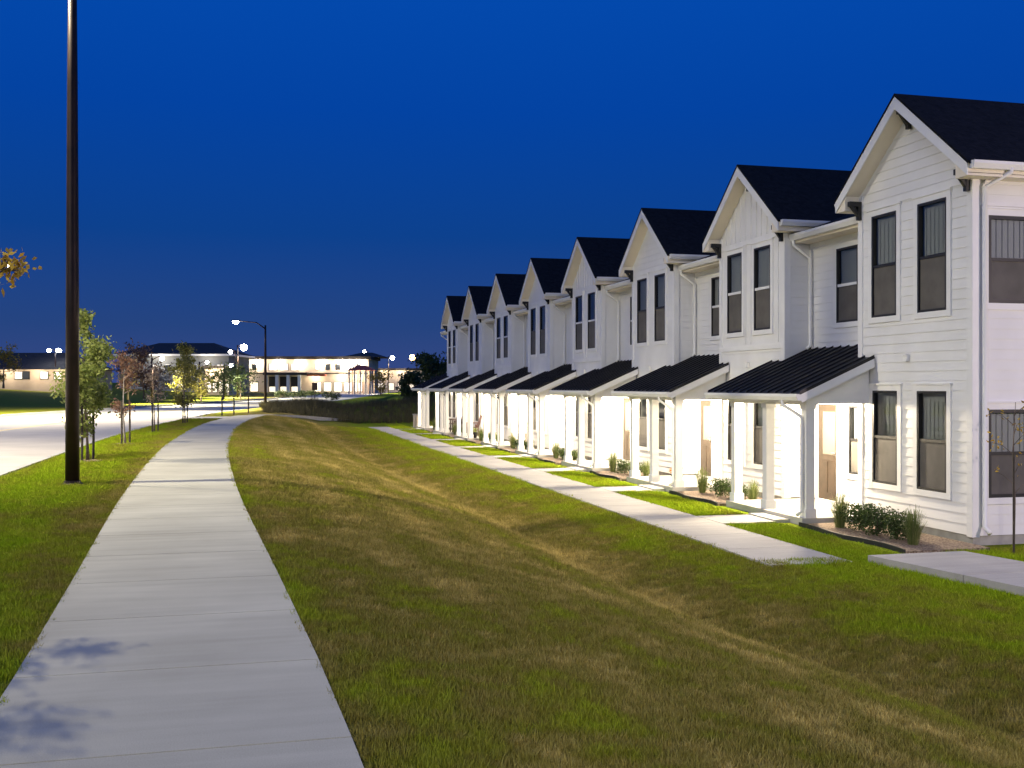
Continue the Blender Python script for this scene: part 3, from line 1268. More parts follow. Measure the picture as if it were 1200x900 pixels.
# ------------------------------------------------------------------ lawn grass (uncountable)
proto_col = bpy.data.collections.new("turf_clumps")


def clump(seed, n, h, w, spread, lean=.5):
    rnd = random.Random(seed)
    mb = MB()
    for i in range(n):
        a = rnd.uniform(0, 6.28)
        br_, ba_ = spread * 1.5 * math.sqrt(rnd.random()), rnd.uniform(0, 6.28)
        base = Vector((br_ * math.cos(ba_), br_ * math.sin(ba_), -.005))
        d = Vector((math.cos(a), math.sin(a), 0))
        q = Vector((-d.y, d.x, 0)) * w * rnd.uniform(.6, 1.1)
        hh = h * rnd.uniform(.5, 1.15)
        l = lean * hh * rnd.uniform(.2, 1.3)
        p1 = base + d * l * .35 + Vector((0, 0, hh * .6))
        p2 = base + d * l + Vector((0, 0, hh))
        i0 = len(mb.v)
        mb.v += [tuple(base - q), tuple(base + q), tuple(p1 + q * .8), tuple(p1 - q * .8), tuple(p2)]
        mb.f += [(i0, i0 + 1, i0 + 2, i0 + 3), (i0 + 3, i0 + 2, i0 + 4)]
        mb.mi += [0, 0]
    return mb


def proto(mb, name, m, coll):
    o = mb.build(name, m)
    COL.objects.unlink(o)
    coll.objects.link(o)
    return o


for k in range(4):
    proto(clump(100 + k, 40, .044, .0023, .05, .7), "grass_clump", M['blade'], proto_col)
tall_col = bpy.data.collections.new("tall_clumps")
for k in range(3):
    proto(clump(200 + k, 34, .62, .007, .14, .55), "tall_clump", M['tall'], tall_col)


def scatter(obj, coll, d_near, d_far, near, far, s0, s1, seed=1, grow=1.0):
    ng = bpy.data.node_groups.new("scatter", 'GeometryNodeTree')
    ng.interface.new_socket("Geometry", in_out='INPUT', socket_type='NodeSocketGeometry')
    ng.interface.new_socket("Geometry", in_out='OUTPUT', socket_type='NodeSocketGeometry')
    n, l = ng.nodes, ng.links
    gi, go = n.new("NodeGroupInput"), n.new("NodeGroupOutput")
    ds = n.new("GeometryNodeDistributePointsOnFaces")
    ds.distribute_method = 'RANDOM'
    ds.inputs["Seed"].default_value = seed
    pos = n.new("GeometryNodeInputPosition")
    vd = n.new("ShaderNodeVectorMath")
    vd.operation = 'DISTANCE'
    vd.inputs[1].default_value = CAM
    l.new(pos.outputs[0], vd.inputs[0])
    # density falls with the square of distance
    mr = n.new("ShaderNodeMapRange")
    mr.interpolation_type = 'LINEAR'
    mr.inputs["From Min"].default_value = 1 / far
    mr.inputs["From Max"].default_value = 1 / near
    mr.inputs["To Min"].default_value = d_far
    mr.inputs["To Max"].default_value = d_near
    inv = n.new("ShaderNodeMath")
    inv.operation = 'DIVIDE'
    inv.inputs[0].default_value = 1.0
    l.new(vd.outputs["Value"], inv.inputs[1])
    l.new(inv.outputs[0], mr.inputs["Value"])
    l.new(mr.outputs[0], ds.inputs["Density"])
    l.new(gi.outputs[0], ds.inputs["Mesh"])
    ci = n.new("GeometryNodeCollectionInfo")
    ci.inputs["Collection"].default_value = coll
    ci.inputs["Separate Children"].default_value = True
    ci.inputs["Reset Children"].default_value = True
    ip = n.new("GeometryNodeInstanceOnPoints")
    ip.inputs["Pick Instance"].default_value = True
    l.new(ds.outputs["Points"], ip.inputs["Points"])
    l.new(ci.outputs[0], ip.inputs["Instance"])
    rv = n.new("FunctionNodeRandomValue")
    rv.data_type = 'FLOAT_VECTOR'
    rv.inputs[0].default_value = (-.12, -.12, 0)
    rv.inputs[1].default_value = (.12, .12, 6.28)
    l.new(rv.outputs[0], ip.inputs["Rotation"])
    rs = n.new("FunctionNodeRandomValue")
    rs.data_type = 'FLOAT'
    rs.inputs[2].default_value = s0
    rs.inputs[3].default_value = s1
    mg = n.new("ShaderNodeMapRange")
    mg.inputs["From Min"].default_value = near
    mg.inputs["From Max"].default_value = far
    mg.inputs["To Min"].default_value = 1.0
    mg.inputs["To Max"].default_value = grow
    l.new(vd.outputs["Value"], mg.inputs["Value"])
    mm = n.new("ShaderNodeMath")
    mm.operation = 'MULTIPLY'
    l.new(rs.outputs[1], mm.inputs[0])
    l.new(mg.outputs[0], mm.inputs[1])
    l.new(mm.outputs[0], ip.inputs["Scale"])
    l.new(ip.outputs[0], go.inputs[0])
    md = obj.modifiers.new("scatter", 'NODES')
    md.node_group = ng


def lawn(name, rows_u, segs, label, **kw):
    o = sheet([ground_row(u, segs, .045) for u in rows_u]).build(name, M['blade'])
    kind(o, "stuff")
    tag(o, label, "grass")
    scatter(o, proto_col, **kw)
    return o


GR = dict(d_near=460, d_far=55, near=5.0, far=45, s0=.75, s1=1.3, grow=1.9)
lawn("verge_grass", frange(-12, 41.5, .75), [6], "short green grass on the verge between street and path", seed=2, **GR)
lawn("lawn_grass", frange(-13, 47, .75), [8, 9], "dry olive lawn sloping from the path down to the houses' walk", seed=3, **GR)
# rank tufts creeping over the edges of the path
eb = MB()
er = random.Random(8)
for u0, u1 in zip(frange(-11, 41, .25), frange(-10.75, 41.25, .25)):
    for sgn in (-1, 1):
        if er.random() < .4:
            continue
        xa, xb = path_c(u0) + sgn * (PATH_W + .035 - .03 * er.random()), path_c(u1) + sgn * (PATH_W + .08)
        q = [(min(xa, xb), u0, LAWNZ + .01), (max(xa, xb), u0, LAWNZ + .01), (max(xa, xb), u1, LAWNZ + .01), (min(xa, xb), u1, LAWNZ + .01)]
        eb.poly(q)
o = eb.build("edge_grass", M['blade'])
kind(o, "stuff")
tag(o, "ragged grass tufts creeping over the edges of the path", "grass")
scatter(o, proto_col, d_near=420, d_far=90, near=5, far=45, s0=.7, s1=1.1, seed=9, grow=1.7)
# strips between walk and porches
sm = MB()
for i in range(9):
    a = -.9 if i == 0 else P * (i - 1) + 4.45
    b = P * i + 3.2
    if i == 8:
        b = 55
    for q0, q1 in zip(frange(a, b, .5), frange(a, b, .5)[1:]):
        sm.poly([(-2.74, q0, .005), (-1.72, q0, .005), (-1.72, q1, .005), (-2.74, q1, .005)])
# right of the raised slab, in front of the end wall
sm.poly([(-.85, -.95, .005), (9, -.95, .005), (9, -.03, .005), (-.85, -.5, .005)])
sm.poly([(-.6, -3.5, .005), (9, -3.5, .005), (9, -.95, .005), (-.85, -.95, .005)])
o = sm.build("strip_grass", M['blade'])
kind(o, "stuff")
tag(o, "bright green grass strips between the walk and the porches", "grass")
scatter(o, proto_col, d_near=260, d_far=70, near=12, far=60, s0=.9, s1=1.5, seed=4, grow=1.8)
sm = MB()
for q0, q1 in zip(frange(-13, -.6, .5), frange(-13, -.6, .5)[1:]):
    def rx(q): return -2.6 + (-q - 1) * .172 if q < -1 else -2.6
    sm.poly([(-4.05, q0, .005), (rx(q0), q0, .005), (rx(q1), q1, .005), (-4.05, q1, .005)])
o = sm.build("corner_grass", M['blade'])
kind(o, "stuff")
tag(o, "green grass beside the raised slab at the end of the walk", "grass")
scatter(o, proto_col, d_near=320, d_far=70, near=8, far=40, s0=.9, s1=1.4, seed=6, grow=1.8)
# connectors from porch to walk
for i in range(8):
    cm = MB()
    cm.box((-2.762, P * i + 3.25, -.1), (-1.7, P * i + 4.4, .036))
    kind(cm.build("porch_path", M['walk']), "structure")

# tall rough grass on the mound
mo = []
for u in frange(53, 68, .75):
    b = -11.0
    row = []
    for k in range(28):
        x = -10.2 + k * .9
        bb = breaks(u)
        s = max(j for j in range(len(SUBS)) if bb[j] <= x)
        t = (x - bb[s]) / (bb[s + 1] - bb[s])
        row.append((x, u, ground_z(s, t, u, x)))
    mo.append(row)
o = sheet(mo).build("tall_grass", M['tall'])
kind(o, "stuff")
tag(o, "dark tall dry grass covering the mound past the row", "tall grass")
scatter(o, tall_col, d_near=11, d_far=9, near=60, far=90, s0=.45, s1=.95, seed=5)


# ------------------------------------------------------------------ trees
def tree(name, loc, height, crown_w, crown_base, leaf, nleaf, lsize, label, group=None, bark='bark', seed=1, shape='oval', trunk_r=.035, limbs=10, extra=None):
    rnd = random.Random(seed)
    root = empty(name, loc, rnd.uniform(0, 6.28), label, "tree", group)
    tk = MB()
    top = height * .93
    lean = (rnd.uniform(-.03, .03) * height, rnd.uniform(-.03, .03) * height)
    pts = [(lean[0] * t ** 1.5 + .01 * height * math.sin(t * 5 + seed), lean[1] * t ** 1.5, top * t) for t in [i / 7 for i in range(8)]]
    tk.tube(pts, [trunk_r * (1 - .9 * (i / 7)) * (1.35 if i == 0 else 1) for i in range(8)], 9)
    clumps = []
    for i in range(limbs):
        t = rnd.uniform(0, 1)
        z0 = crown_base * height * .8 + t * (height * .9 - crown_base * height * .8)
        f = z0 / height
        bx_, by_ = lean[0] * f ** 1.5, lean[1] * f ** 1.5
        a = i * 2.4 + rnd.uniform(-.4, .4)
        zn = (z0 / height - crown_base) / (1 - crown_base)
        if shape == 'cone':
            rr = crown_w * .5 * (1.05 - zn)
        elif shape == 'round':
            rr = crown_w * .5 * math.sqrt(max(.05, 1 - (2 * max(zn, 0) - 1) ** 2))
        else:
            rr = crown_w * .5 * (.55 + .6 * max(zn, 0)) * (1 if zn < .55 else 1.6 * (1.08 - zn) / .85)
        rr *= rnd.uniform(.65, 1.1)
        tip = Vector((bx_ + math.cos(a) * rr, by_ + math.sin(a) * rr, z0 + rr * rnd.uniform(.3, .8)))
        mid = Vector((bx_, by_, z0)).lerp(tip, .5) - Vector((0, 0, rr * .08))
        r0 = trunk_r * (1 - .85 * f) * .6
        tk.tube([(bx_, by_, z0), tuple(mid), tuple(tip)], [r0, r0 * .7, r0 * .25], 6)
        clumps += [(tip, crown_w * .13), (mid, crown_w * .12), (tip.lerp(mid, .4) + Vector((0, 0, crown_w * .06)), crown_w * .12)]
    if extra:
        root.rotation_euler = (0, 0, 0)
        for tp, cr_, cnt in extra:
            tip = Vector(tp)
            tk.tube([(0, 0, height * .55), tuple(tip * .5 + Vector((0, 0, height * .30))), tuple(tip)], [trunk_r * .5, trunk_r * .3, .006], 6)
            for k in range(7):
                a = k * .9
                e_ = tip + Vector((math.cos(a) * cr_, math.sin(a) * cr_, rnd.uniform(-.6, .8) * cr_))
                tk.tube([tuple(tip - Vector((.08, .02, .03))), tuple(tip.lerp(e_, .6)), tuple(e_)], [.006, .004, .002], 5)
    clumps += [(Vector((lean[0], lean[1], height * f_)), crown_w * .1) for f_ in (.96, .9, .84, .78)]
    tk.build("trunk", M[bark], root, smooth=True)
    lf = MB()
    wts = [rnd.uniform(.4, 1.4) for _ in clumps]
    for i in range(nleaf):
        c, r = rnd.choices(clumps, wts)[0]
        d = Vector((rnd.gauss(0, 1), rnd.gauss(0, 1), rnd.gauss(0, .8)))
        leaf_quad(lf, c + d * r * .6, lsize * rnd.uniform(.6, 1.25), rnd, .2)
    if extra:
        for tp, cr_, cnt in extra:
            for i in range(cnt):
                d = Vector((rnd.gauss(0, 1), rnd.gauss(0, 1), rnd.gauss(0, .8)))
                leaf_quad(lf, Vector(tp) + d * cr_ * .55, lsize * rnd.uniform(.55, 1.0), rnd, .2)
    lf.build("crown", M[leaf], root)
    return root


GT = "young staked trees along the verge"
VZ = LAWNZ - .01
tree("young_tree", (-14.72, 11.02, VZ), 3.45, 1.45, .2, 'leaf_green', 5200, .055, "leafy green young tree just beyond the dark lamp pole", GT, seed=11, trunk_r=.032, limbs=16)
tree("young_tree", (-14.66, 18.11, VZ), 2.75, 1.2, .36, 'leaf_red', 900, .05, "thin reddish young tree with pale bare lower branches", GT, 'pale_bark', seed=12, trunk_r=.03, limbs=12)
tree("young_tree", (-14.49, 26.11, VZ), 2.5, 1.2, .42, 'leaf_pale', 420, .05, "sparse pale brown young tree, third along the verge", GT, seed=13, trunk_r=.03, limbs=10)
tree("young_tree", (-13.92, 34.79, VZ), 3.1, 1.6, .28, 'leaf_olive', 1700, .06, "olive green bushy young tree where the verge narrows", GT, seed=14, trunk_r=.032, limbs=14)
# the tree beside the camera whose branch tips reach into the picture and shade the path
tree("street_tree", (-14.6, -4.6, VZ), 3.1, 2.1, .46, 'leaf_gold', 4200, .05, "golden-leaved tree by the kerb with branch tips against the sky", None, seed=25, trunk_r=.05, limbs=14, extra=[((1.33, .62, 2.82), .15, 130), ((1.28, -.6, 2.75), .2, 150), ((1.05, .1, 2.6), .24, 160)])

ti = [("leafy green", 11.02, -14.72), ("reddish", 18.11, -14.66), ("sparse pale brown", 26.11, -14.49), ("olive", 34.79, -13.92)]
for nm, u, x in ti:
    for j, (dx, dy, side) in enumerate(((-.05, -.32, "nearer"), (.10, .34, "farther"))):
        s = MB()
        s.tube([(0, 0, -.3), (.01, 0, .6), (.0, .01, 1.28)], .028, 7)
        s.lathe([(.033, 1.27), (.033, 1.30), (.01, 1.31)], 8)
        o = s.build("tree_stake", M['stake'], loc=(x + dx, u + dy, VZ), smooth=False)
        tag(o, f"dark wooden stake on the {side} side of the {nm} young tree", "stake", "stakes beside the young trees")
    rg = MB()
    rnd = random.Random(int(u))
    rg.lathe([(.46, -.02), (.40, .03), (.2, .055), (.05, .05)], 18)
    for q in range(len(rg.v)):
        v = rg.v[q]
        k = 1 + .14 * math.sin(q * 2.1 + u)
        rg.v[q] = (v[0] * k, v[1] * k, v[2])
    tag(rg.build("mulch_ring", M['mulch'], loc=(x, u, VZ), smooth=True), f"low ring of pale mulch round the foot of the {nm} tree", "mulch ring", "mulch rings round the young trees")
for k, (px, py, dep, w) in enumerate(((260, 487, 60.4, "left one"), (274, 486, 62.2, "middle one"), (291, 484, 66, "right one"))):
    p = at(px, py, dep)
    s = MB()
    s.tube([(0, 0, -.3), (.01, 0, .5), (0, .01, 1.05)], .045, 7)
    s.lathe([(.05, 1.04), (.05, 1.07), (.01, 1.08)], 8)
    tag(s.build("tree_stake", M['stake'], loc=(p.x, p.y, LAWNZ)), f"dark stake without a tree on the far strip by the kerb, {w} of three", "stake", "bare stakes on the far strip")

# sapling in front of the end wall
rt = empty("sapling", (.12, -.78, 0.0), 0, "thin staked sapling with few golden leaves by the end wall", "sapling")
s = MB()
s.tube([(0, 0, 0), (.02, 0, .8), (-.01, .01, 1.5), (.03, 0, 2.3)], [.014, .012, .010, .004], 7)
for k in range(9):
    z = .9 + k * .15
    a = k * 2.2
    s.tube([(0, 0, z), (.16 * math.cos(a), .16 * math.sin(a), z + .14), (.30 * math.cos(a), .30 * math.sin(a), z + .18)], [.006, .004, .002], 5)
s.build("trunk", M['bark'], rt, smooth=True)
lf = MB()
rnd = random.Random(5)
for k in range(150):
    i = rnd.randrange(9)
    z = .9 + i * .15
    a = i * 2.2
    t = rnd.uniform(.5, 1.05)
    if z < 1.5 and rnd.random() < .8:
        continue
    leaf_quad(lf, (.30 * t * math.cos(a) + rnd.gauss(0, .05), .30 * t * math.sin(a) + rnd.gauss(0, .05), z + .17 + rnd.gauss(0, .06)), .035, rnd)
lf.build("crown", M['leaf_gold'], rt)
s = MB()
s.tube([(0, 0, -.2), (0.0, 0, 1.55)], .016, 7)
tag(s.build("tree_stake", M['stake'], loc=(.05, -.86, 0)), "slim dark stake tied to the sapling by the end wall", "stake")


# ------------------------------------------------------------------ street lamps
PI = math.pi


def street_lamp(base, h, arm, direction, label, group=None, cone=166, tilt=0.0, typ='SPOT', r0=.115, r1=.055, lens='lamp', lens_r=.16, light=0, color=(1, .90, .63), heads=1, plain=False):
    root = empty("street_lamp", base, 0, label, "street lamp", group)
    d = Vector((math.cos(direction), math.sin(direction), 0))
    p = MB()
    p.tube([(0, 0, 0), (0, 0, h * .33), (0, 0, h * .66), (0, 0, h)], [r0, r0 * .82 + r1 * .18, (r0 + r1) / 2, r1], 14)
    p.build("pole", M['pole'], root, smooth=True)
    if not plain:
        b = MB()
        b.lathe([(r0 * 1.5, -.05), (r0 * 1.5, .03), (r0 * 1.2, .05), (r0 * 1.1, .09)], 16)
        b.build("base_collar", M['pole'], root)
    dirs = [direction] if heads == 1 else [direction + 2 * math.pi * k / heads for k in range(heads)]
    for q in dirs:
        d = Vector((math.cos(q), math.sin(q), 0))
        a = MB()
        tip = d * arm + Vector((0, 0, h + .15 * arm))
        a.tube([(0, 0, h - .25), tuple(d * arm * .35 + Vector((0, 0, h - .25 + arm * .25))), tuple(tip)], [r1 * .75, r1 * .6, r1 * .5], 8)
        a.build("arm", M['pole'], root, smooth=True)
        hd = MB()
        side = Vector((-d.y, d.x, 0))
        w = .14
        o0, o1 = tip - d * .08, tip + d * .55
        prof = [(o0, .06, .05), (o0 + d * .2, w, .08), (o1 - d * .1, w, .08), (o1, .08, .05)]
        i0 = len(hd.v)
        for c, ww, hh in prof:
            for sx, sz in ((-1, -.02), (1, -.02), (.7, 1), (-.7, 1)):
                hd.v.append(tuple(c + side * ww * sx + Vector((0, 0, hh * sz))))
        for k in range(3):
            for j in range(4):
                j2 = (j + 1) % 4
                hd.f.append((i0 + k * 4 + j, i0 + k * 4 + j2, i0 + (k + 1) * 4 + j2, i0 + (k + 1) * 4 + j))
                hd.mi.append(0)
        hd.f += [(i0 + 3, i0 + 2, i0 + 1, i0), (i0 + 12, i0 + 13, i0 + 14, i0 + 15)]
        hd.mi += [0, 0]
        head = hd.build("lamp_head", M['pole'], root)
        ln = MB()
        c = tip + d * .27
        if plain:
            ln.lathe([(lens_r * math.sin(t) + .004, -lens_r * .95 + lens_r * math.cos(t)) for t in [PI * k / 8 for k in range(9)]][::-1], 14, c)
        else:
            ln.lathe([(lens_r * .95, -.006), (lens_r, -.05), (lens_r * .8, -.05 - lens_r * .45), (lens_r * .4, -.05 - lens_r * .75), (.01, -.05 - lens_r * .85)], 14, c)
        ln.build("lens", M[lens], head, smooth=True)
        if light:
            L = lamp_light("lamp_beam", typ, light, color, c + Vector((0, 0, -.15 - lens_r * (2 if plain else 1))), root, .12, cone=cone, blend=.45)
            if tilt:
                L.rotation_euler = (d * math.sin(tilt) - Vector((0, 0, math.cos(tilt)))).to_track_quat('-Z', 'Y').to_euler()
    return root


A1 = street_lamp((-14.12, 5.1, VZ), 10.6, 2.0, PI, "tall dark lamp pole rising out of the picture beside the path", light=7400, r0=.118, r1=.055)
pB = at(-30, 452, 60)
street_lamp((kerb_x(50) - ROAD_W - 1.0, 50, LAWNZ), 8.3, 1.8, 0, "street lamp on the far side of the road, past the left edge", light=25000, color=(1, .86, .64), cone=156)
street_lamp((kerb_x(14) - ROAD_W - 1.0, 14, LAWNZ), 8.3, 1.8, 0, "added unseen lamp on the far side of the road, well left of the picture", light=18000, color=(1, .86, .64), cone=152)  # added lamp, out of view, put in to brighten the road
street_lamp((-15.2, -34, VZ), 10.6, 2.0, PI, "street lamp behind the camera on the near kerb", light=14500)
pc = at(311, 483, 72)
street_lamp((pc.x, pc.y, .8), 5.9, 1.7, PI, "dark street lamp with a curved arm where the road bends", light=14000, tilt=.6, cone=120, r0=.10, r1=.06, lens='lamp_cool', lens_r=.2)
# lamp at the parking behind the right edge, lighting the end wall
LR = street_lamp((5.5, -11.5, 0.0), 4.2, .6, PI / 2, "parking lamp standing off the end wall", light=3000, typ='POINT', color=(1.0, .79, .76), r0=.08, r1=.05)

far_lamps = [
    (57, 409, 150, 3, 'lamp_cool', .26, "triple-headed parking lot lamp above the low brown roofed building"),
    (286, 405, 150, 1, 'lamp', .46, "brightest street lamp, below the curved arm lamp's head"),
    (190, 418, 98, 1, 'lamp', .2, "lamp glowing in front of the grey hip-roofed building"),
    (270, 411, 190, 1, 'lamp', .32, "lamp at the right end of the grey building's roof"),
    (271, 427, 150, 1, 'lamp_cool', .24, "lower bluish lamp beside the lit plaza's left end"),
    (427, 411, 270, 1, 'lamp', .34, "small lamp over the right end of the plaza roof"),
    (460, 418, 230, 1, 'lamp_cool', .46, "white lamp between plaza and dark tree"),
    (483, 417, 200, 1, 'lamp_orange', .55, "orange sodium lamp above the dark tree"),
    (243, 423, 125, 1, 'lamp', .18, "small low lamp before the grey building's right half"),
]
for px, py, dep, heads, lens, lr, lab in far_lamps:
    p = at(px, py, dep)
    h = p.z - 1.0
    wl = {286: 22000, 190: 17000, 243: 20000, 271: 20000, 460: 16000}.get(px, 0)
    sd = -1 if wl else 1        # lit ones stand on the far kerb and reach over the road
    street_lamp((p.x + .9 * sd, p.y, .8), h + lr * .6, .6, PI if sd > 0 else 0, lab, "distant lamps along the road and lots", r0=.12, r1=.08, lens=lens, lens_r=lr, heads=heads, plain=True, light=wl, tilt=.35, cone=150)

# ------------------------------------------------------------------ far buildings
M['tan_wall'] = noisy("tan_wall", (0.36, 0.29, 0.22), (0.46, 0.38, 0.29), .4, .9)
M['grey_wall'] = noisy("grey_wall", (0.20, 0.21, 0.22), (0.27, 0.28, 0.29), .4, .9)
M['cream_wall'] = noisy("cream_wall", (0.50, 0.42, 0.33), (0.60, 0.52, 0.42), .5, .9)
M['brown_roof'] = noisy("brown_roof", (0.025, 0.022, 0.022), (0.04, 0.036, 0.036), 3, .9)
M['red_roof'] = noisy("red_awning", (0.30, 0.06, 0.04), (0.40, 0.09, 0.06), 3, .8)
M['lit'] = emit("lit_window", (1.0, 0.80, 0.52), .9)
M['lit2'] = emit("lit_shopfront", (1.0, 0.84, 0.60), 1.3)
M['lit_dim'] = emit("dim_window", (1.0, 0.72, 0.42), .5)
M['dark_glass'] = mat("dark_glass", (.01, .012, .015), .1, 0, .6)

# direction frames facing the camera
right = Vector((math.cos(THETA), -math.sin(THETA), 0))
fwd = Vector((math.sin(THETA), math.cos(THETA), 0))


class Far:
    """a building placed by its left front corner, local x along the front, y going back"""
    def __init__(self, name, px0, px1, dep, base_z, label, yaw=0.0):
        a = at(px0, 452, dep)
        self.w = (px1 - px0) / 1230 * dep
        self.dep = dep
        self.root = empty(name, (a.x, a.y, base_z), -THETA + yaw, label, "building")
        self.base = base_z

    def z(self, py): return CAM.z + (452 - py) / 1230 * self.dep - self.base

    def x(self, px, px0): return (px - px0) / 1230 * self.dep

    def part(self, mb, name, m, parent=None): return mb.build(name, m, parent or self.root)


def hip(mb, x0, x1, y0, y1, ze, zr, inset, t=.3):
    ym = (y0 + y1) / 2
    a = [(x0, y0, ze), (x1, y0, ze), (x1, y1, ze), (x0, y1, ze)]
    r0, r1 = (x0 + inset, ym, zr), (x1 - inset, ym, zr)
    mb.poly([a[0], a[1], r1, r0])
    mb.poly([a[1], a[2], r1])
    mb.poly([a[2], a[3], r0, r1])
    mb.poly([a[3], a[0], r0])
    mb.poly(list(reversed(a)))


# low brown roofed building, far left
F = Far("low_building", -60, 97, 150, 3.0, "low tan building with long brown hip roof, far left")
m = MB()
ze, zr = F.z(433), F.z(412)
m.box((0, 0, -2), (F.w, 11, ze))
F.part(m, "wall", M['tan_wall'])
m = MB()
hip(m, -.6, F.w + .6, -.7, 11.7, ze + .02, zr, 5)
F.part(m, "roof", M['brown_roof'])
for k, px in enumerate((-35, -10, 22, 30, 52, 68, 84)):
    x = F.x(px, -60)
    w = MB()
    w.box((x - .6, -.06, .45), (x + .6, .02, ze - .25))
    o = F.part(w, "window", M['black'])
    q = MB()
    q.box((x - .5, -.09, .55), (x + .5, -.065, ze - .35))
    q.build("pane", M['lit'] if k in (2, 4, 5) else M['dark_glass'], o)
for px in (10, 45, 75):
    lamp_light("eave_light", 'POINT', 420, (1, .82, .6), (F.x(px, -60), -1.6, ze - .3), F.root, .2)

# grey hip-roofed building
F = Far("hip_roofed_building", 140, 268, 205, 1.2, "grey building with broad dark hip roof behind the young trees")
ze, zr = F.z(415), F.z(400)
m = MB()
m.box((0, 0, -2), (F.w, 16, ze))
F.part(m, "wall", M['grey_wall'])
m = MB()
hip(m, -.9, F.w + .9, -.9, 16.9, ze + .02, zr, 6)
F.part(m, "roof", M['brown_roof'])
m = MB()
m.box((-1, -1, ze - .35), (F.w + 1, 17, ze))
F.part(m, "fascia", M['trim'])
rnd = random.Random(9)
for fl in range(2):
    for k in range(8):
        x = 1.6 + k * (F.w - 3.2) / 7
        z0 = 1.0 + fl * 3.0
        w = MB()
        w.box((x - .65, -.06, z0), (x + .65, .02, z0 + 1.5))
        o = F.part(w, "window", M['trim'])
        q = MB()
        q.box((x - .55, -.09, z0 + .1), (x + .55, -.065, z0 + 1.4))
        q.build("pane", M['lit_dim'] if rnd.random() < .25 else M['dark_glass'], o)
for px, e in ((190, 650), (245, 450)):
    lamp_light("wall_light", 'POINT', e, (1, .88, .70), (F.x(px, 140), -2.6, ze - 1.2), F.root, .2)

# two storey lit plaza
F = Far("plaza_building", 268, 432, 250, 1.0, "two storey cream shopping plaza with bright scalloped wall lights")
zt, zm = F.z(421), F.z(437)
m = MB()
m.box((0, 0, -2), (F.w, 18, zt))
F.part(m, "wall", M['cream_wall'])
m = MB()
m.box((-.5, -.6, zt), (F.w + .5, 18.5, zt + .7))
F.part(m, "parapet", M['brown_roof'])
m = MB()
hip(m, F.x(395, 268), F.x(447, 268), 6, 22, zt + .72, F.z(411), 4)
F.part(m, "roof", M['brown_roof'])
m = MB()
m.box((F.x(311, 268), -2.6, zm - .5), (F.x(362, 268), -.01, zm + .1))
F.part(m, "canopy", M['black'])
m = MB()
m.box((F.x(270, 268), -.5, zm - .25), (F.x(310, 268), -.01, zm))
m.box((F.x(363, 268), -.5, zm - .25), (F.w, -.01, zm))
F.part(m, "ledge", M['brown_roof'])
for px in (314, 327, 340, 353):
    x = F.x(px, 268)
    m = MB()
    m.box((x - .35, -2.5, -.5), (x + .35, -1.9, zm - .5))
    F.part(m, "column", M['trim'])
for px in (302, 327, 352, 377, 399, 412, 422, 282):
    x = F.x(px, 268)
    m = MB()
    m.lathe([(.12, -.2), (.22, .15), (.12, .25)], 10, (x, -.35, zt - .55))
    F.part(m, "wall_lamp", M['lamp'])
    lamp_light("sconce_light", 'POINT', 900, (1, .83, .6), (x, -.9, zt - 1.0), F.root, .15)
for k, px in enumerate((276, 287, 298, 372, 384, 396, 408, 420)):
    x = F.x(px, 268)
    w = MB()
    w.box((x - 1.0, -.06, .1), (x + 1.0, .02, 2.4))
    o = F.part(w, "shopfront", M['black'])
    q = MB()
    q.box((x - .88, -.1, .2), (x + .88, -.065, 2.3))
    q.build("pane", M['lit2'], o)
    w = MB()
    w.box((x - .55, -.06, zm + .7), (x + .55, .02, zm + 2.1))
    o = F.part(w, "window", M['black'])
    q = MB()
    q.box((x - .45, -.1, zm + .8), (x + .45, -.065, zm + 2.0))
    q.build("pane", M['dark_glass'] if k % 3 else M['lit_dim'], o)
for px in (320, 333, 346):
    x = F.x(px, 268)
    w = MB()
    w.box((x - 1.0, -.06, zm + .5), (x + 1.0, .02, zm + 2.3))
    o = F.part(w, "window", M['black'])
    q = MB()
    q.box((x - .9, -.1, zm + .6), (x + .9, -.065, zm + 2.2))
    q.build("pane", M['lit_dim'], o)
    w = MB()
    w.box((x - 1.0, -.06, -.2), (x + 1.0, .02, zm - .9))
    o = F.part(w, "shopfront", M['black'])
    q = MB()
    q.box((x - .85, -.1, .1), (x + .85, -.065, 1.3))
    q.build("pane", M['lit2'], o)
for px in (285, 370, 400, 420):
    lamp_light("shop_light", 'POINT', 620, (1, .84, .62), (F.x(px, 268), -1.6, zm - .9), F.root, .2)
m = MB()
m.box((F.x(362, 268), -2.4, zm - .75), (F.x(383, 268), -.52, zm - .35))
F.part(m, "awning", M['red_roof'])

# red roofed pavilion before the plaza
F = Far("pavilion", 408, 436, 225, 1.0, "small pavilion with red hip roof and lit posts before the plaza")
zt = F.z(434)
m = MB()
hip(m, -.4, F.w + .4, -.4, 5.4, zt, F.z(428), 2)
F.part(m, "roof", M['red_roof'])
for k in range(5):
    for y in (.2, 4.8):
        x = .2 + k * (F.w - .4) / 4
        m = MB()
        m.box((x - .14, y - .14, -1), (x + .14, y + .14, zt))
        F.part(m, "post", M['cream_wall'])
lamp_light("pavilion_light", 'POINT', 900, (1, .78, .5), (F.w / 2, 2.5, zt - .5), F.root, .2)

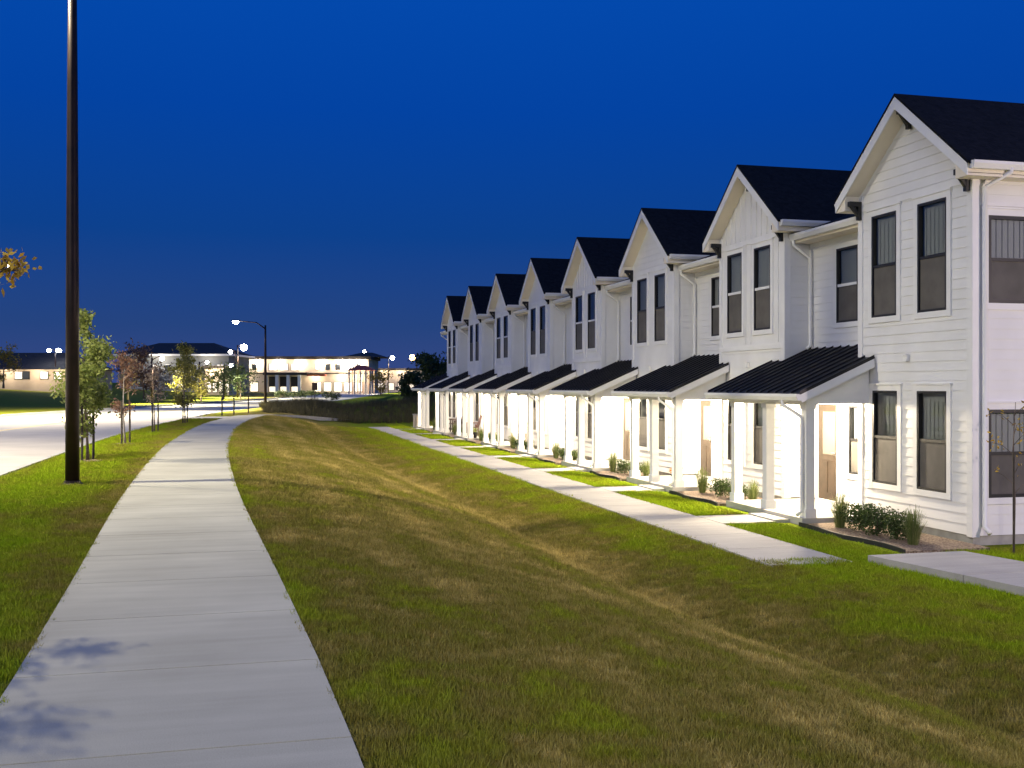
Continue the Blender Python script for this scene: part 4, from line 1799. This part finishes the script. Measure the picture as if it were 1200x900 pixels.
# low lit building at the right of the road's end
F = Far("distant_shop", 438, 500, 300, 1.0, "long low lit shop far off between pavilion and dark tree")
zt = F.z(434)
m = MB()
m.box((0, 0, -2), (F.w, 10, zt))
F.part(m, "wall", M['cream_wall'])
m = MB()
m.box((-.4, -.5, zt), (F.w + .4, 10.4, zt + .6))
F.part(m, "roof", M['brown_roof'])
for px in (446, 458, 470, 482):
    x = F.x(px, 438)
    w = MB()
    w.box((x - 1, -.06, .2), (x + 1, .02, 2.4))
    o = F.part(w, "shopfront", M['black'])
    q = MB()
    q.box((x - .85, -.1, .3), (x + .85, -.065, 2.3))
    q.build("pane", M['lit'], o)
for px in (450, 470):
    lamp_light("shop_light", 'POINT', 700, (1, .8, .55), (F.x(px, 438), -2, zt - .3), F.root, .2)

# lit annex between the grey building and the plaza
F = Far("annex_building", 240, 272, 185, 1.0, "pale lit annex with flat roof left of the plaza")
zt = F.z(432)
m = MB()
m.box((0, 0, -2), (F.w - .6, 10, zt))
F.part(m, "wall", M['cream_wall'])
m = MB()
m.box((-.4, -.5, zt), (F.w - .3, 10.4, zt + .5))
F.part(m, "roof", M['brown_roof'])
for px in (245, 252, 259, 266):
    x = F.x(px, 240)
    w = MB()
    w.box((x - .42, -.06, .3), (x + .42, .02, 2.3))
    o = F.part(w, "shopfront", M['black'])
    q = MB()
    q.box((x - .32, -.1, .4), (x + .32, -.065, 2.2))
    q.build("pane", M['lit'], o)
for px in (246, 261):
    lamp_light("shop_light", 'POINT', 700, (1, .82, .58), (F.x(px, 240), -1.8, zt - .4), F.root, .2)

# ------------------------------------------------------------------ background trees
bt = [
    ("broad_tree", 4, 445, 100, 3.6, 3.0, 'leaf_gold', 900, .13, "golden shrub-like tree at the left edge of the picture", 'round', 2.3),
    ("broad_tree", 168, 460, 110, 5.0, 5.0, 'leaf_red', 1500, .2, "dark red broad tree before the grey building", 'round', 1.2),
    ("broad_tree", 150, 458, 100, 4.2, 2.6, 'leaf_pale', 700, .14, "pale pinkish small tree left of the dark red one", 'oval', 1.2),
    ("pine_tree", 216, 456, 95, 5.6, 3.0, 'leaf_olive', 1300, .15, "tall olive green pointed tree before the grey building", 'cone', 1.0),
    ("broad_tree", 236, 458, 105, 3.4, 3.4, 'leaf_olive', 900, .15, "low olive tree right of the pointed one", 'round', 1.0),
    ("broad_tree", 262, 456, 115, 3.2, 4.4, 'leaf_green', 1100, .16, "low green tree below the lamps beside the plaza", 'round', 1.0),
    ("broad_tree", 282, 458, 130, 2.8, 4.0, 'leaf_dark', 900, .16, "small dark tree at the left foot of the plaza", 'round', 1.0),
    ("broad_tree", 185, 460, 115, 3.0, 4.2, 'leaf_pale', 800, .15, "pale low tree under the dark red tree's right side", 'round', 1.0),
    ("broad_tree", 446, 455, 190, 3.6, 4.5, 'leaf_gold', 900, .2, "small amber lit tree right of the pavilion", 'round', .9),
    ("broad_tree", 512, 470, 92, 4.5, 4.4, 'leaf_dark', 2600, .18, "large dark tree just past the last townhouse", 'round', .6),
    ("broad_tree", 480, 474, 86, 2.9, 2.6, 'leaf_dark', 1300, .17, "dark narrow tree on the mound beside the larger dark one", 'oval', .6),
    ("broad_tree", 518, 472, 98, 4.0, 4.6, 'leaf_dark', 1700, .2, "dark tree half behind the last townhouse porch", 'round', .5),
]
for k, (nm, px, py, dep, h, w, lf_, n_, ls, lab, shp, bz) in enumerate(bt):
    p = at(px, 452, dep)
    tree(nm, (p.x, p.y, bz), h, w, .18, lf_, n_, ls, lab, "trees beyond the road" if px < 300 else None, seed=60 + k, shape=shp, trunk_r=.09, limbs=16)
tk = [(390, 128, 1.1), (330, 150, 1.2), (348, 150, 1.1), (365, 160, 1.0)]
for j, (px, dep, h) in enumerate(tk):
    p = at(px, 452, dep)
    rt = empty("low_shrub", (p.x, p.y, .8), 0, f"small dark shrub at the plaza's foot, number {j + 1} from the left" if False else ["dark shrub left of the road sign", "dark shrub at the plaza canopy's left", "dark shrub under the plaza canopy", "dark shrub right of the plaza canopy"][j], "shrub", "dark shrubs before the plaza")
    shrub_mesh(300 + j, 2.2, h, 500, .12).build("foliage", M['leaf_dark'], rt)
    stems_mesh(310 + j, 2.0, h).build("stem", M['bark'], rt)

# sign post beside the bend
p = at(369, 473, 105)
rt = empty("road_sign", (p.x, p.y, .75), -THETA, "small dark sign on a post by the road bend", "sign")
m = MB()
m.tube([(0, 0, -.2), (0, 0, 1.9)], .05, 8)
m.build("post", M['pole'], rt)
m = MB()
m.box((-.28, -.08, 1.35), (.28, -.052, 2.1))
m.build("sign_panel", M['pole'], rt)

# low wooden rail pieces and utility box beyond the last porch
p = at(486, 502, 62.5)
rt = empty("utility_box", (-1.0, 48.6, 0), 0, "beige utility box on the grass beside the last porch", "utility box")
m = MB()
m.box((-.42, -.3, .06), (.42, .3, .78))
m.build("cabinet", M['cream_wall'], rt)
m = MB()
m.box((-.46, -.34, .78), (.46, .34, .84))
m.build("lid", M['found'], rt)
m = MB()
m.box((-.55, -.42, -.1), (.55, .42, .06))
m.build("plinth", M['found'], rt)


# ------------------------------------------------------------------ porch things
def pot(loc, label, leaf):
    rt = empty("flower_pot", loc, 0, label, "flower pot")
    m = MB()
    m.lathe([(.10, 0), (.15, .22), (.165, .24), (.165, .27), (.14, .27), (.13, .24)], 18)
    m.build("pot", M['black'], rt, smooth=True)
    q = shrub_mesh(77, .17, .3, 260, .03)
    o = q.build("flowers", leaf, rt)
    o.location = (0, 0, .2)
    return rt


M['orange_flower'] = leaf_mat("orange_flower", (.45, .14, .02), (.6, .3, .06))
pot((-1.0, P + 3.5, .13), "black pot of orange flowers on the second townhouse's porch", M['orange_flower'])
pot((-.95, 5 * P + 3.3, .13), "black pot of green leaves on the sixth townhouse's porch", M['leaf_green'])


def chair(loc, rz, label, m):
    rt = empty("porch_chair", loc, rz, label, "chair", "chairs on the far porches")
    s = MB()
    for k in range(5):
        s.box((-.26, -.24 + k * .1, .40), (.26, -.155 + k * .1, .425))
    s.build("seat", m, rt)
    b = MB()
    for k in range(5):
        x = -.24 + k * .105
        b.hexa([(x, .24, .43), (x + .08, .24, .43), (x + .08, .27, .43), (x, .27, .43), (x, .44, 1.0), (x + .08, .44, 1.0), (x + .08, .47, 1.0), (x, .47, 1.0)])
    b.build("backrest", m, rt)
    for sx in (-1, 1):
        for sy in (-1, 1):
            l = MB()
            l.box((sx * .27 - .03, sy * .23 - .03, 0), (sx * .27 + .03, sy * .23 + .03, .62 if sy < 0 else .55))
            l.build("leg", m, rt)
        a = MB()
        a.box((sx * .30 - .06, -.30, .621), (sx * .30 + .06, .32, .65))
        a.build("armrest", m, rt)
    return rt


cd = mat("dark_chair_paint", (.05, .03, .025), .5)
cm_ = mat("maroon_chair_paint", (.06, .022, .018), .5)
chair((-.6, 6 * P + 3.6, .13), R(-90), "dark brown slatted chair on the seventh townhouse's porch, nearer one", cd)
chair((-.6, 6 * P + 5.0, .13), R(-90), "dark brown slatted chair on the seventh townhouse's porch, farther one", cd)
chair((-.7, 5 * P + 5.0, .13), R(-90), "maroon slatted chair on the sixth townhouse's porch", cm_)


def bench(loc, label):
    rt = empty("porch_bench", loc, R(-90), label, "bench")
    s = MB()
    for k in range(4):
        s.box((-.6, -.2 + k * .1, .42), (.6, -.115 + k * .1, .445))
    s.build("seat", M['cream_wall'], rt)
    b = MB()
    for k in range(3):
        b.box((-.6, .21, .52 + k * .13), (.6, .235, .62 + k * .13))
    for sx in (-.55, .55):
        b.box((sx - .03, .236, .3), (sx + .03, .27, .9))
    b.build("backrest", M['cream_wall'], rt)
    for sx in (-.55, .55):
        for sy in (-.17, .17):
            l = MB()
            l.box((sx - .03, sy - .03, 0), (sx + .03, sy + .03, .419))
            l.build("leg", M['cream_wall'], rt)
    return rt


bench((-.1, 4 * P + 4.4, .13), "pale slatted bench on the fifth townhouse's porch")
